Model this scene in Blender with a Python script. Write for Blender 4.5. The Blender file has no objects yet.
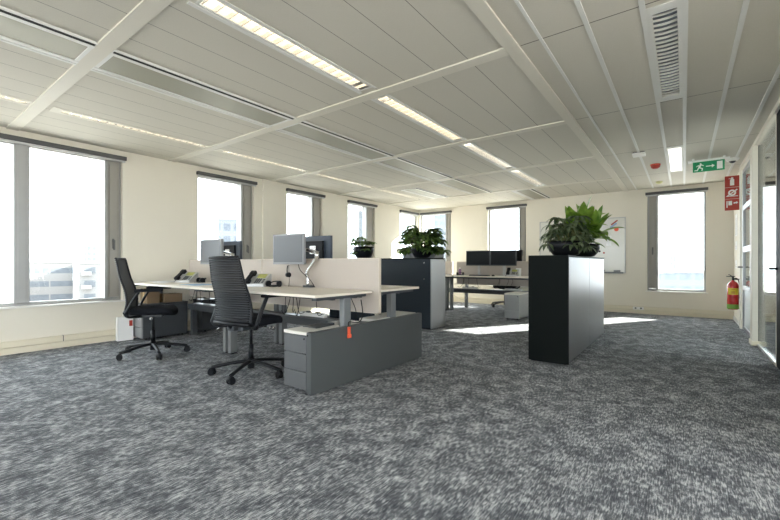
import bpy, bmesh, math, random
from mathutils import Vector, Matrix
R = math.radians
PI = math.pi
random.seed(7)
SC = bpy.context.scene
COL = SC.collection

# ---------------------------------------------------------------- camera
cam_d = bpy.data.cameras.new('camera')
cam = bpy.data.objects.new('camera', cam_d); COL.objects.link(cam)
cam.location = (0, 0, 1.08)
cam.rotation_euler = (R(90), 0, R(36.66))
cam_d.sensor_width = 36.0
cam_d.lens = 395.0 / 780.0 * 36.0
cam_d.shift_y = 4.0 / 780.0
cam_d.clip_start = 0.02; cam_d.clip_end = 2000
SC.camera = cam

# ---------------------------------------------------------------- world, sun, exposure
SC.view_settings.view_transform = 'Standard'
SC.view_settings.look = 'None'
SC.view_settings.gamma = 1.0
SC.view_settings.use_curve_mapping = False
SC.view_settings.exposure = 1.52
w = bpy.data.worlds.new('sky'); SC.world = w; w.use_nodes = True
nt = w.node_tree
bg = nt.nodes['Background']
bg.inputs[0].default_value = (0.86, 0.93, 1.0, 1)
bg.inputs[1].default_value = 3.6
sun_d = bpy.data.lights.new('sun', 'SUN'); sun = bpy.data.objects.new('sun', sun_d); COL.objects.link(sun)
sun_d.energy = 16.0; sun_d.angle = R(0.6); sun_d.color = (1.0, 0.95, 0.86)
sdir = Vector((-0.60, -1.0, -math.tan(R(25)) * 1.151)).normalized()
sun.rotation_euler = sdir.to_track_quat('-Z', 'Y').to_euler()
sun.location = (6, 16, 8)

# ---------------------------------------------------------------- materials
MATS = {}
def mat(name, col, rough=0.5, metal=0.0, var=0.04, scale=6.0, emit=None, spec=0.5, bump=0.0, bscale=200.0, coat=0.0):
    if name in MATS: return MATS[name]
    m = bpy.data.materials.new(name); m.use_nodes = True
    n = m.node_tree; p = n.nodes['Principled BSDF']
    p.inputs['Roughness'].default_value = rough
    p.inputs['Metallic'].default_value = metal
    p.inputs['Specular IOR Level'].default_value = spec
    if coat: p.inputs['Coat Weight'].default_value = coat
    tc = n.nodes.new('ShaderNodeTexCoord')
    if var:
        nz = n.nodes.new('ShaderNodeTexNoise'); nz.inputs['Scale'].default_value = scale; nz.inputs['Detail'].default_value = 3
        n.links.new(tc.outputs['Object'], nz.inputs['Vector'])
        mx = n.nodes.new('ShaderNodeMix'); mx.data_type = 'RGBA'
        mx.inputs[6].default_value = (*[max(0, c * (1 - var)) for c in col], 1)
        mx.inputs[7].default_value = (*[min(1, c * (1 + var)) for c in col], 1)
        n.links.new(nz.outputs['Fac'], mx.inputs[0]); n.links.new(mx.outputs[2], p.inputs['Base Color'])
    else:
        p.inputs['Base Color'].default_value = (*col, 1)
    if bump:
        nb = n.nodes.new('ShaderNodeTexNoise'); nb.inputs['Scale'].default_value = bscale
        n.links.new(tc.outputs['Object'], nb.inputs['Vector'])
        bp = n.nodes.new('ShaderNodeBump'); bp.inputs['Strength'].default_value = bump; bp.inputs['Distance'].default_value = 0.004
        n.links.new(nb.outputs['Fac'], bp.inputs['Height']); n.links.new(bp.outputs[0], p.inputs['Normal'])
    if emit:
        p.inputs['Emission Color'].default_value = (*emit[:3], 1); p.inputs['Emission Strength'].default_value = emit[3]
    MATS[name] = m; return m

def nodes_of(m): return m.node_tree, m.node_tree.nodes, m.node_tree.links
def math_node(nn, ll, op, a, b=None, c=None):
    x = nn.new('ShaderNodeMath'); x.operation = op
    for i, v in enumerate((a, b, c)):
        if v is None: continue
        if isinstance(v, (int, float)): x.inputs[i].default_value = v
        else: ll.new(v, x.inputs[i])
    return x.outputs[0]

def carpet_mat():
    m = mat('carpet', (0.1, 0.1, 0.1), rough=0.95, var=0, spec=0.15)
    n, nn, ll = nodes_of(m); p = nn['Principled BSDF']
    tc = nn.new('ShaderNodeTexCoord')
    def noise(sx, sy, detail=2.0, dist=0.0, off=0.0):
        mp = nn.new('ShaderNodeMapping'); mp.inputs['Scale'].default_value = (sx, sy, 1); mp.inputs['Location'].default_value = (off, off * .7, 0)
        ll.new(tc.outputs['Object'], mp.inputs['Vector'])
        z = nn.new('ShaderNodeTexNoise'); z.inputs['Scale'].default_value = 1.0; z.inputs['Detail'].default_value = detail; z.inputs['Distortion'].default_value = dist
        ll.new(mp.outputs[0], z.inputs['Vector']); return z.outputs['Fac']
    a = noise(170, 20, 3, 0, 3)       # fine yarn lines along the room
    b = noise(48, 26, 5, 0.2, 9)     # woven blocks
    c = noise(8, 6, 4, 0.3, 21)      # broad patches
    d = noise(230, 170, 1, 0, 5)     # pile speckle
    s = math_node(nn, ll, 'MULTIPLY_ADD', a, 0.60, 0.0)
    s = math_node(nn, ll, 'MULTIPLY_ADD', b, 0.44, s)
    s = math_node(nn, ll, 'MULTIPLY_ADD', c, 0.38, s)
    s = math_node(nn, ll, 'MULTIPLY_ADD', d, 0.20, s)
    rp = nn.new('ShaderNodeValToRGB'); cr = rp.color_ramp
    cr.elements[0].position = 0.63; cr.elements[0].color = (0.052, 0.057, 0.066, 1)
    cr.elements[1].position = 0.99; cr.elements[1].color = (0.56, 0.57, 0.58, 1)
    e = cr.elements.new(0.79); e.color = (0.128, 0.136, 0.149, 1)
    ll.new(s, rp.inputs[0]); ll.new(rp.outputs[0], p.inputs['Base Color'])
    bp = nn.new('ShaderNodeBump'); bp.inputs['Strength'].default_value = 0.5; bp.inputs['Distance'].default_value = 0.004
    ll.new(s, bp.inputs['Height']); ll.new(bp.outputs[0], p.inputs['Normal'])
    return m

def ceiling_mat():
    m = mat('ceiling_panels', (0.5, 0.5, 0.5), rough=0.75, var=0, spec=0.3)
    n, nn, ll = nodes_of(m); p = nn['Principled BSDF']
    tc = nn.new('ShaderNodeTexCoord'); sp = nn.new('ShaderNodeSeparateXYZ'); ll.new(tc.outputs['Object'], sp.inputs[0])
    # plank seams every 0.306 m on the left field (x < -1.08)
    f = math_node(nn, ll, 'ADD', sp.outputs['X'], 1.38 + 0.306 * 60)
    f = math_node(nn, ll, 'DIVIDE', f, 0.306)
    f = math_node(nn, ll, 'FRACT', f)
    f = math_node(nn, ll, 'SUBTRACT', f, 0.5)
    f = math_node(nn, ll, 'ABSOLUTE', f)
    seam = math_node(nn, ll, 'GREATER_THAN', f, 0.492)
    left = math_node(nn, ll, 'LESS_THAN', sp.outputs['X'], -1.09)
    seam = math_node(nn, ll, 'MULTIPLY', seam, left)
    # cross seams every 1.88 m on the right field
    g = math_node(nn, ll, 'ADD', sp.outputs['Y'], -2.95 + 1.88 * 20)
    g = math_node(nn, ll, 'DIVIDE', g, 1.88)
    g = math_node(nn, ll, 'FRACT', g)
    g = math_node(nn, ll, 'SUBTRACT', g, 0.5)
    g = math_node(nn, ll, 'ABSOLUTE', g)
    g = math_node(nn, ll, 'GREATER_THAN', g, 0.4975)
    rgt = math_node(nn, ll, 'GREATER_THAN', sp.outputs['X'], -0.98)
    g = math_node(nn, ll, 'MULTIPLY', g, rgt)
    seam = math_node(nn, ll, 'MAXIMUM', seam, g)
    nz = nn.new('ShaderNodeTexNoise'); nz.inputs['Scale'].default_value = 140; nz.inputs['Detail'].default_value = 1
    ll.new(tc.outputs['Object'], nz.inputs['Vector'])
    mx = nn.new('ShaderNodeMix'); mx.data_type = 'RGBA'
    mx.inputs[6].default_value = (0.595, 0.565, 0.49, 1); mx.inputs[7].default_value = (0.65, 0.62, 0.54, 1)
    ll.new(nz.outputs['Fac'], mx.inputs[0])
    m2 = nn.new('ShaderNodeMix'); m2.data_type = 'RGBA'; ll.new(seam, m2.inputs[0]); ll.new(mx.outputs[2], m2.inputs[6])
    m2.inputs[7].default_value = (0.16, 0.15, 0.13, 1)
    ll.new(m2.outputs[2], p.inputs['Base Color'])
    return m

def glass_mat(name='window_glass', tint=(0.96, 0.98, 0.98), gloss=0.5, rough=0.0):
    if name in MATS: return MATS[name]
    m = bpy.data.materials.new(name); m.use_nodes = True
    n, nn, ll = nodes_of(m); nn.remove(nn['Principled BSDF'])
    out = nn['Material Output']
    tr = nn.new('ShaderNodeBsdfTransparent'); tr.inputs[0].default_value = (*tint, 1)
    gl = nn.new('ShaderNodeBsdfGlossy'); gl.inputs['Roughness'].default_value = rough
    fr = nn.new('ShaderNodeFresnel'); fr.inputs[0].default_value = 1.45
    k = math_node(nn, ll, 'MULTIPLY', fr.outputs[0], gloss)
    mx = nn.new('ShaderNodeMixShader'); ll.new(k, mx.inputs[0]); ll.new(tr.outputs[0], mx.inputs[1]); ll.new(gl.outputs[0], mx.inputs[2])
    ll.new(mx.outputs[0], out.inputs[0]); MATS[name] = m; return m

def frosted_mat():
    m = bpy.data.materials.new('frosted_glass'); m.use_nodes = True
    n, nn, ll = nodes_of(m); p = nn['Principled BSDF']
    p.inputs['Base Color'].default_value = (0.78, 0.82, 0.82, 1); p.inputs['Roughness'].default_value = 0.45
    tr = nn.new('ShaderNodeBsdfTransparent'); mx = nn.new('ShaderNodeMixShader'); mx.inputs[0].default_value = 0.75
    ll.new(tr.outputs[0], mx.inputs[1]); ll.new(p.outputs[0], mx.inputs[2]); ll.new(mx.outputs[0], nn['Material Output'].inputs[0])
    MATS['frosted_glass'] = m; return m

def facade_mat(name, wall, glass, fh, fw, off=0.0, band=0.5, colgap=0.12):
    """window bands with mullions, on a building facade (generated from object coordinates)"""
    m = mat(name, wall, rough=0.8, var=0)
    n, nn, ll = nodes_of(m); p = nn['Principled BSDF']
    tc = nn.new('ShaderNodeTexCoord'); sp = nn.new('ShaderNodeSeparateXYZ'); ll.new(tc.outputs['Object'], sp.inputs[0])
    z = math_node(nn, ll, 'FRACT', math_node(nn, ll, 'DIVIDE', math_node(nn, ll, 'ADD', sp.outputs['Z'], 400 * fh + off), fh))
    zb = math_node(nn, ll, 'LESS_THAN', z, band)
    h = math_node(nn, ll, 'ADD', sp.outputs['X'], sp.outputs['Y'])
    x = math_node(nn, ll, 'FRACT', math_node(nn, ll, 'DIVIDE', math_node(nn, ll, 'ADD', h, 400 * fw), fw))
    xb = math_node(nn, ll, 'GREATER_THAN', x, colgap)
    k = math_node(nn, ll, 'MULTIPLY', zb, xb)
    nz = nn.new('ShaderNodeTexNoise'); nz.inputs['Scale'].default_value = 0.8; ll.new(tc.outputs['Object'], nz.inputs['Vector'])
    g2 = nn.new('ShaderNodeMix'); g2.data_type = 'RGBA'; ll.new(nz.outputs['Fac'], g2.inputs[0])
    g2.inputs[6].default_value = (*[c * .7 for c in glass], 1); g2.inputs[7].default_value = (*[min(1, c * 1.3) for c in glass], 1)
    mx = nn.new('ShaderNodeMix'); mx.data_type = 'RGBA'; ll.new(k, mx.inputs[0])
    mx.inputs[6].default_value = (*wall, 1); ll.new(g2.outputs[2], mx.inputs[7]); ll.new(mx.outputs[2], p.inputs['Base Color'])
    return m

def mesh_fabric():
    m = mat('mesh_fabric', (0.03, 0.034, 0.04), rough=0.8, var=0.1, scale=300)
    n, nn, ll = nodes_of(m); p = nn['Principled BSDF']
    tr = nn.new('ShaderNodeBsdfTransparent'); mx = nn.new('ShaderNodeMixShader'); mx.inputs[0].default_value = 0.9
    ll.new(tr.outputs[0], mx.inputs[1]); ll.new(p.outputs[0], mx.inputs[2]); ll.new(mx.outputs[0], nn['Material Output'].inputs[0])
    return m

def steel_door_mat():
    m = mat('grey_lacquered_steel', (0.34, 0.35, 0.36), rough=0.38, metal=0.8, var=0.05, scale=2)
    return m

M_CARPET = carpet_mat(); M_CEIL = ceiling_mat(); M_GLASS = glass_mat(); M_FROST = frosted_mat(); M_MESH = mesh_fabric()
M_WALL = mat('cream_wall_paint', (0.765, 0.72, 0.615), rough=0.8, var=0.02, scale=3, bump=0.05, bscale=300)
M_TRUNK = mat('cream_trunking', (0.74, 0.68, 0.53), rough=0.5, var=0.02)
M_BEAM = mat('cream_ceiling_beam', (0.70, 0.665, 0.575), rough=0.6, var=0.02)
M_RAIL = mat('white_ceiling_rail', (0.74, 0.735, 0.70), rough=0.5, var=0.01)
M_ALU = mat('grey_window_aluminium', (0.36, 0.36, 0.345), rough=0.45, metal=0.3, var=0.04)
M_ALUD = mat('dark_window_gasket', (0.12, 0.12, 0.12), rough=0.6, var=0.02)
M_CASE = mat('casement_panel', (0.33, 0.315, 0.28), rough=0.5, var=0.03)
M_BLIND = mat('dark_grey_blind', (0.085, 0.085, 0.085), rough=0.7, var=0.05)
M_WHITE = mat('white_plastic', (0.82, 0.81, 0.78), rough=0.4, var=0.01)
M_SILL = mat('white_sill', (0.80, 0.78, 0.73), rough=0.35, var=0.01)
M_BLACK = mat('black_plastic', (0.008, 0.009, 0.011), rough=0.42, spec=0.22, var=0.1, scale=40)
M_BLACKM = mat('matt_black_panel', (0.006, 0.008, 0.0075), rough=0.55, var=0.08, scale=5, spec=0.05)
M_SOFTB = mat('black_upholstery', (0.010, 0.011, 0.014), rough=0.95, spec=0.15, var=0.15, scale=80, bump=0.3, bscale=500)
M_DGREY = mat('anthracite_steel', (0.06, 0.066, 0.072), rough=0.42, metal=0.15, var=0.04, scale=3)
M_MGREY = mat('mid_grey_steel', (0.115, 0.12, 0.125), rough=0.4, metal=0.2, var=0.04, scale=3)
M_LEG = mat('desk_leg_steel', (0.20, 0.21, 0.215), rough=0.4, metal=0.2, var=0.03, scale=3)
M_PANEL = mat('end_panel_grey', (0.075, 0.082, 0.083), rough=0.42, metal=0.1, var=0.03, scale=3)
M_LGREY = mat('light_grey_steel', (0.36, 0.37, 0.375), rough=0.38, metal=0.35, var=0.03, scale=3)
M_DESK = mat('cream_laminate', (0.74, 0.675, 0.57), rough=0.38, var=0.03, scale=3)
M_TOPW = mat('off_white_laminate', (0.72, 0.70, 0.64), rough=0.45, var=0.02)
M_SCREEN = mat('pinkish_beige_fabric', (0.49, 0.435, 0.38), rough=0.9, var=0.05, scale=250, bump=0.2, bscale=600)
M_TRIMB = mat('beige_edge_trim', (0.62, 0.55, 0.46), rough=0.5, var=0.02)
M_CHROME = mat('polished_aluminium', (0.72, 0.72, 0.72), rough=0.22, metal=1.0, var=0.02)
M_BEZEL = mat('grey_bezel', (0.26, 0.265, 0.27), rough=0.45, metal=0.1, var=0.02)
M_SILVER = mat('silver_plastic', (0.50, 0.50, 0.49), rough=0.4, metal=0.3, var=0.02)
M_DISP = mat('unlit_display', (0.10, 0.105, 0.11), rough=0.4, var=0.03, scale=3)
M_DISPK = mat('black_display', (0.008, 0.010, 0.012), rough=0.3, var=0.05, spec=0.25)
M_LCD = mat('phone_lcd', (0.42, 0.43, 0.12), rough=0.3, var=0.03)
M_PAPER = mat('paper', (0.85, 0.85, 0.83), rough=0.8, var=0.02)
M_BLUEP = mat('blue_paper', (0.30, 0.42, 0.58), rough=0.7, var=0.05)
M_CARD = mat('brown_cardboard', (0.22, 0.15, 0.085), rough=0.85, var=0.08, scale=12)
M_TAPE = mat('packing_tape', (0.50, 0.33, 0.13), rough=0.35, var=0.03)
M_RED = mat('signal_red', (0.42, 0.04, 0.025), rough=0.4, var=0.03)
M_REDE = mat('extinguisher_red', (0.55, 0.02, 0.02), rough=0.25, var=0.03, coat=0.5)
M_ORANGE = mat('orange_red_plastic', (0.85, 0.13, 0.06), rough=0.4, var=0.02)
M_GREEN = mat('safety_green', (0.0, 0.18, 0.07), rough=0.4, var=0.02, emit=(0.0, 0.35, 0.12, 0.06))
M_LIME = mat('lime_green_band', (0.22, 0.42, 0.06), rough=0.4, var=0.03)
M_YEL = mat('yellow_label', (0.80, 0.62, 0.05), rough=0.5, var=0.02)
M_WBOARD = mat('whiteboard_enamel', (0.72, 0.71, 0.64), rough=0.18, var=0.01)
M_DOORG = steel_door_mat()
M_SOIL = mat('potting_soil', (0.035, 0.024, 0.016), rough=0.95, var=0.4, scale=60, bump=0.8, bscale=80)
M_STEM = mat('plant_stem', (0.12, 0.13, 0.045), rough=0.7, var=0.2, scale=20)
M_VENT = mat('vent_panel', (0.33, 0.32, 0.255), rough=0.5, metal=0.2, var=0.05, scale=4)
M_SLOT = mat('black_slot', (0.01, 0.01, 0.01), rough=0.8, var=0.05)
M_REFL = mat('mirror_louvre', (0.80, 0.79, 0.76), rough=0.25, metal=0.9, var=0.02)
M_TUBE = mat('lamp_tube_warm', (1, 0.95, 0.85), var=0, emit=(1.0, 0.84, 0.60, 0.62))
M_TUBE2 = mat('lamp_tube_dim', (1, 0.95, 0.85), var=0, emit=(1.0, 0.93, 0.78, 0.42))
M_PANELW = mat('lamp_diffuser', (1, 1, 1), var=0, emit=(1.0, 0.96, 0.84, 0.42))
M_LEAF = {}
def leaf_mat(name, c1, c2):
    m = mat(name, c1, rough=0.42, var=0)
    n, nn, ll = nodes_of(m); p = nn['Principled BSDF']
    tc = nn.new('ShaderNodeTexCoord'); z = nn.new('ShaderNodeTexNoise'); z.inputs['Scale'].default_value = 9; ll.new(tc.outputs['Object'], z.inputs['Vector'])
    rp = nn.new('ShaderNodeValToRGB'); rp.color_ramp.elements[0].position = 0.35; rp.color_ramp.elements[1].position = 0.65
    rp.color_ramp.elements[0].color = (*c1, 1); rp.color_ramp.elements[1].color = (*c2, 1)
    ll.new(z.outputs['Fac'], rp.inputs[0]); ll.new(rp.outputs[0], p.inputs['Base Color'])
    tl = nn.new('ShaderNodeBsdfTranslucent'); ll.new(rp.outputs[0], tl.inputs[0])
    mx = nn.new('ShaderNodeMixShader'); mx.inputs[0].default_value = 0.3
    ll.new(p.outputs[0], mx.inputs[1]); ll.new(tl.outputs[0], mx.inputs[2]); ll.new(mx.outputs[0], nn['Material Output'].inputs[0])
    return m
M_SCHEF = leaf_mat('schefflera_leaf', (0.045, 0.10, 0.025), (0.14, 0.23, 0.05))
M_DULL = leaf_mat('dull_green_leaf', (0.06, 0.10, 0.05), (0.17, 0.22, 0.11))
M_BROAD = leaf_mat('bright_green_leaf', (0.09, 0.21, 0.02), (0.26, 0.40, 0.06))

# ---------------------------------------------------------------- mesh helpers
def bm_new(): return bmesh.new()
def add_box(bm, x0, x1, y0, y1, z0, z1, bev=0.0, mi=0, M=None):
    if x0 > x1: x0, x1 = x1, x0
    if y0 > y1: y0, y1 = y1, y0
    if z0 > z1: z0, z1 = z1, z0
    t = bmesh.new()
    bmesh.ops.create_cube(t, size=1.0)
    bmesh.ops.transform(t, matrix=Matrix.Translation(((x0+x1)/2, (y0+y1)/2, (z0+z1)/2)) @ Matrix.Diagonal((x1-x0, y1-y0, z1-z0, 1)), verts=t.verts)
    if bev: bmesh.ops.bevel(t, geom=t.edges[:], offset=bev, segments=2, affect='EDGES', profile=0.6)
    if M: bmesh.ops.transform(t, matrix=M, verts=t.verts)
    for f in t.faces: f.material_index = mi
    merge(bm, t); return bm
def merge(bm, t):
    me = bpy.data.meshes.new('tmp'); t.to_mesh(me); t.free(); bm.from_mesh(me); bpy.data.meshes.remove(me)
def add_cyl(bm, p0, p1, r0, r1=None, seg=16, mi=0, cap=True):
    r1 = r0 if r1 is None else r1
    p0 = Vector(p0); p1 = Vector(p1); d = p1 - p0
    q = d.to_track_quat('Z', 'Y').to_matrix()
    ra, rb = [], []
    for i in range(seg):
        a = 2 * PI * i / seg; v = Vector((math.cos(a), math.sin(a), 0))
        ra.append(bm.verts.new(p0 + q @ (v * r0))); rb.append(bm.verts.new(p1 + q @ (v * r1)))
    for i in range(seg):
        f = bm.faces.new((ra[i], ra[(i+1) % seg], rb[(i+1) % seg], rb[i])); f.material_index = mi; f.smooth = True
    if cap:
        f = bm.faces.new(ra[::-1]); f.material_index = mi
        f = bm.faces.new(rb); f.material_index = mi
    return bm
def add_tube(bm, pts, r, seg=8, mi=0, sub=6, ry=None):
    """smooth tube through pts (Catmull-Rom); r is a number or one radius per point; ry: flattened second radius"""
    P = [Vector(p) for p in pts]; n = len(P)
    rs = r if isinstance(r, (list, tuple)) else [r] * n
    Q, RR = [], []
    for i in range(n - 1):
        a = P[max(i-1, 0)]; b = P[i]; c = P[i+1]; d = P[min(i+2, n-1)]
        for k in range(sub):
            t = k / sub
            Q.append(0.5 * ((2*b) + (c-a)*t + (2*a-5*b+4*c-d)*t*t + (3*b-a-3*c+d)*t**3)); RR.append(rs[i]*(1-t)+rs[i+1]*t)
    Q.append(P[-1]); RR.append(rs[-1])
    up = Vector((0.013, 0.031, 1)).normalized(); rings = []
    for i, q in enumerate(Q):
        t = (Q[min(i+1, len(Q)-1)] - Q[max(i-1, 0)])
        t = t.normalized() if t.length > 1e-9 else Vector((0, 0, 1))
        s = t.cross(up)
        if s.length < 0.05: s = t.cross(Vector((1, 0, 0)))
        s.normalize(); u = s.cross(t).normalized()
        ring = []
        for k in range(seg):
            a = 2*PI*k/seg
            ring.append(bm.verts.new(q + s*math.cos(a)*RR[i] + u*math.sin(a)*(RR[i] if ry is None else ry)))
        rings.append(ring)
    for i in range(len(rings)-1):
        for k in range(seg):
            f = bm.faces.new((rings[i][k], rings[i][(k+1) % seg], rings[i+1][(k+1) % seg], rings[i+1][k])); f.smooth = True; f.material_index = mi
    f = bm.faces.new(rings[0][::-1]); f.material_index = mi
    f = bm.faces.new(rings[-1]); f.material_index = mi
    return bm
def add_lathe(bm, prof, seg=32, mi=0, c=(0, 0, 0)):
    rings = []
    for (r, z) in prof:
        if r < 1e-5: rings.append([bm.verts.new((c[0], c[1], c[2]+z))])
        else: rings.append([bm.verts.new((c[0]+r*math.cos(2*PI*k/seg), c[1]+r*math.sin(2*PI*k/seg), c[2]+z)) for k in range(seg)])
    for a, b in zip(rings, rings[1:]):
        for k in range(seg):
            k2 = (k+1) % seg
            if len(a) == 1 and len(b) == 1: continue
            if len(a) == 1: f = bm.faces.new((a[0], b[k2], b[k]))
            elif len(b) == 1: f = bm.faces.new((a[k], a[k2], b[0]))
            else: f = bm.faces.new((a[k], a[k2], b[k2], b[k]))
            f.smooth = True; f.material_index = mi
    return bm
def add_prism(bm, pts, d, mi=0):
    """polygon pts (3-D, planar) extruded by vector d"""
    d = Vector(d); a = [bm.verts.new(Vector(p)) for p in pts]; b = [bm.verts.new(Vector(p)+d) for p in pts]; n = len(a)
    f = bm.faces.new(a[::-1]); f.material_index = mi
    f = bm.faces.new(b); f.material_index = mi
    for i in range(n):
        f = bm.faces.new((a[i], a[(i+1) % n], b[(i+1) % n], b[i])); f.material_index = mi
    return bm
def obj(name, bm, m, parent=None, loc=None, rot=None):
    bmesh.ops.recalc_face_normals(bm, faces=bm.faces[:])
    me = bpy.data.meshes.new(name); bm.to_mesh(me); bm.free()
    for x in (m if isinstance(m, (list, tuple)) else [m]): me.materials.append(x)
    o = bpy.data.objects.new(name, me); COL.objects.link(o)
    if parent: o.parent = parent
    if loc: o.location = loc
    if rot: o.rotation_euler = rot
    return o
def tag(o, label=None, cat=None, group=None, kind=None):
    if label: o['label'] = label
    if cat: o['category'] = cat
    if group: o['group'] = group
    if kind: o['kind'] = kind
    return o
def thing(name, label, cat, loc=(0, 0, 0), rz=0.0, group=None):
    o = bpy.data.objects.new(name, None); COL.objects.link(o); o.empty_display_size = 0.1
    o.location = loc; o.rotation_euler = (0, 0, rz); return tag(o, label, cat, group)
def struct(name, bm=None, m=None, loc=None):
    if bm is None:
        o = bpy.data.objects.new(name, None); COL.objects.link(o)
        if loc: o.location = loc
    else: o = obj(name, bm, m)
    o['kind'] = 'structure'; return o
def kids(o): return [c for c in COL.objects if c.parent == o]
def dup(root, loc, rz=0.0, label=None, group=None):
    r = root.copy(); COL.objects.link(r); r.location = loc; r.rotation_euler = (0, 0, rz)
    if label: r['label'] = label
    if group: r['group'] = group
    for ch in kids(root):
        c = ch.copy(); COL.objects.link(c); c.parent = r
        for g in kids(ch):
            d = g.copy(); COL.objects.link(d); d.parent = c
    return r
def B(*a, **k): return add_box(bm_new(), *a, **k)

# slab with rectangular openings in the (a,b) plane
def slab(axis, c0, c1, a0, a1, b0, b1, holes):
    bm = bm_new()
    A = sorted({a0, a1, *[h[0] for h in holes], *[h[1] for h in holes]}); A = [a for a in A if a0 <= a <= a1]
    Bv = sorted({b0, b1, *[h[2] for h in holes], *[h[3] for h in holes]}); Bv = [b for b in Bv if b0 <= b <= b1]
    for i in range(len(A)-1):
        j = 0
        while j < len(Bv)-1:
            def solid(jj):
                ca = (A[i]+A[i+1])/2; cb = (Bv[jj]+Bv[jj+1])/2
                return not any(h[0] < ca < h[1] and h[2] < cb < h[3] for h in holes)
            if not solid(j): j += 1; continue
            k = j
            while k+1 < len(Bv)-1 and solid(k+1): k += 1
            if axis == 'x': add_box(bm, c0, c1, A[i], A[i+1], Bv[j], Bv[k+1])
            elif axis == 'y': add_box(bm, A[i], A[i+1], c0, c1, Bv[j], Bv[k+1])
            else: add_box(bm, A[i], A[i+1], Bv[j], Bv[k+1], c0, c1)
            j = k+1
    return bm

XW, YB, ZC = -6.5, 10.2, 2.71
XR, XN = 0.78, 4.6       # glass partition line, far wall of the room next door
YF = -4.6                # wall behind the viewpoint

# ---------------------------------------------------------------- setting: shell
struct('floor', B(XW-0.3, XN+0.2, YF-0.2, YB+0.3, -0.12, 0), M_CARPET)
LIGHT_X = (-2.435, -2.315)
row_bays = [(1.27, 2.80), (3.05, 4.70), (4.91, 6.60), (6.80, 8.45)]
strip_bays = [(-0.60, 1.02), (1.29, 2.88), (3.13, 4.69), (4.97, 6.60), (6.85, 8.45)]
holes = [(LIGHT_X[0], LIGHT_X[1], a, b) for a, b in row_bays]
holes += [(-5.365, -5.285, a, b) for a, b in strip_bays]
holes += [(-0.17, -0.035, 3.09, 4.68)]
struct('ceiling', slab('z', ZC, ZC+0.14, XW-0.3, XN+0.2, YF-0.2, YB+0.3, holes), M_CEIL)

WT = 2.58; WS = 0.56
wl = [(-3.9, -1.7, WS, WT), (0.06, 2.27, WS, WT), (3.37, 4.44, WS, WT), (5.21, 6.20, WS, WT), (7.04, 8.07, WS, WT), (9.21, YB-0.04, WS, WT)]  # first opening is an unseen extra, added for more daylight
struct('wall_left', slab('x', XW-0.3, XW, YF-0.2, YB+0.3, 0, ZC, wl), M_WALL)
wb = [(XW+0.04, -5.40, WS, WT), (-4.27, -3.25, 0.50, WT), (-0.64, 0.36, 0.50, WT), (0.93, 2.2, 0.50, WT)]
struct('wall_back', slab('y', YB, YB+0.3, XW, XN+0.2, 0, ZC, wb), M_WALL)
wf = [(-6.0, -4.4, WS, WT), (-4.0, -2.4, WS, WT), (-2.0, -0.4, WS, WT), (1.4, 3.6, WS, WT)]  # unseen windows added behind the viewpoint to brighten the room
struct('wall_front', slab('y', YF-0.2, YF, XW-0.3, XN+0.2, 0, ZC, wf), M_WALL)
struct('wall_right', slab('x', XR, XR+0.12, YF, 4.75, 0, ZC, [(-4.3, -1.9, 0.1, 2.55), (-1.8, 0.6, 0.1, 2.55), (0.7, 3.1, 0.1, 2.55)]), M_WALL)  # unseen openings added to pass daylight in from next door
wr = [(-4.0, -1.6, WS, WT), (-1.0, 1.4, WS, WT), (2.0, 4.4, WS, WT), (5.0, 7.4, WS, WT)]  # unseen windows added to bring daylight into the next-door room
struct('wall_far_right', slab('x', XN, XN+0.2, YF, YB, 0, ZC, wr), M_WALL)
struct('sun_block_fin', B(2.3, 2.5, YB+0.3, YB+3.4, -2, 4), M_WALL)  # unseen fin, added to keep direct sun out of the next-door window
struct('wall_nub', B(XR, XR+0.1, 8.88, YB, 0, ZC), M_WALL)
struct('trim_1', B(XW, XW+0.03, 4.62, 4.95, 0.16, ZC), M_WALL)

# ceiling beams
tn = [2]
def trim(bm, m): o = struct('trim_%d' % tn[0], bm, m); tn[0] += 1; return o
for y in (-4.54, -2.66, -0.78, 1.10, 2.95, 4.83, 6.70, 8.58):
    trim(B(XW, -1.085, y-0.056, y+0.056, ZC-0.012, ZC+0.01, bev=0.002), M_BEAM)
trim(B(-1.085, -0.985, YF, YB, ZC-0.014, ZC+0.01, bev=0.002), M_BEAM)
for x, wd in ((-0.83, 0.022), (-0.53, 0.03), (-0.212, 0.032), (0.006, 0.032), (0.31, 0.032), (0.64, 0.032), (1.5, 0.03), (2.1, 0.03), (2.7, .03)):
    trim(B(x-wd/2, x+wd/2, YF, YB, ZC-0.008, ZC+0.01, bev=0.001), M_RAIL)
trim(B(XR-0.03, XR+0.12, 4.75, 8.88, ZC-0.06, ZC+0.005, bev=0.002), M_BEAM)

# skirting trunking
def trunking(name, bm): return struct(name, bm, M_TRUNK)
bm = B(XW, XW+0.055, YF, YB-0.06, 0, 0.075, bev=0.002); add_box(bm, XW, XW+0.045, YF, YB-0.06, 0.08, 0.152, bev=0.003)
for y in (0.35, 1.58, 2.9, 4.3, 5.8, 7.3): add_box(bm, XW, XW+0.047, y-0.004, y+0.004, 0.08, 0.154, mi=1)
o = obj('baseboard_left', bm, [M_TRUNK, M_ALUD]); o['kind'] = 'structure'
bm = B(XW, XR, YB-0.055, YB, 0, 0.075, bev=0.002); add_box(bm, XW, XR, YB-0.045, YB, 0.08, 0.152, bev=0.003)
add_box(bm, XR+0.1, XN, YB-0.055, YB, 0, 0.15, bev=0.002)
for x in (-4.8, -3.0, -1.2, -0.28): add_box(bm, x-0.003, x+0.003, YB-0.047, YB, 0.08, 0.154)
trunking('baseboard_back', bm)
struct('baseboard_nub', B(XR-0.014, XR, 8.9, YB-0.06, 0, 0.07, bev=0.002), M_WHITE)

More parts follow.
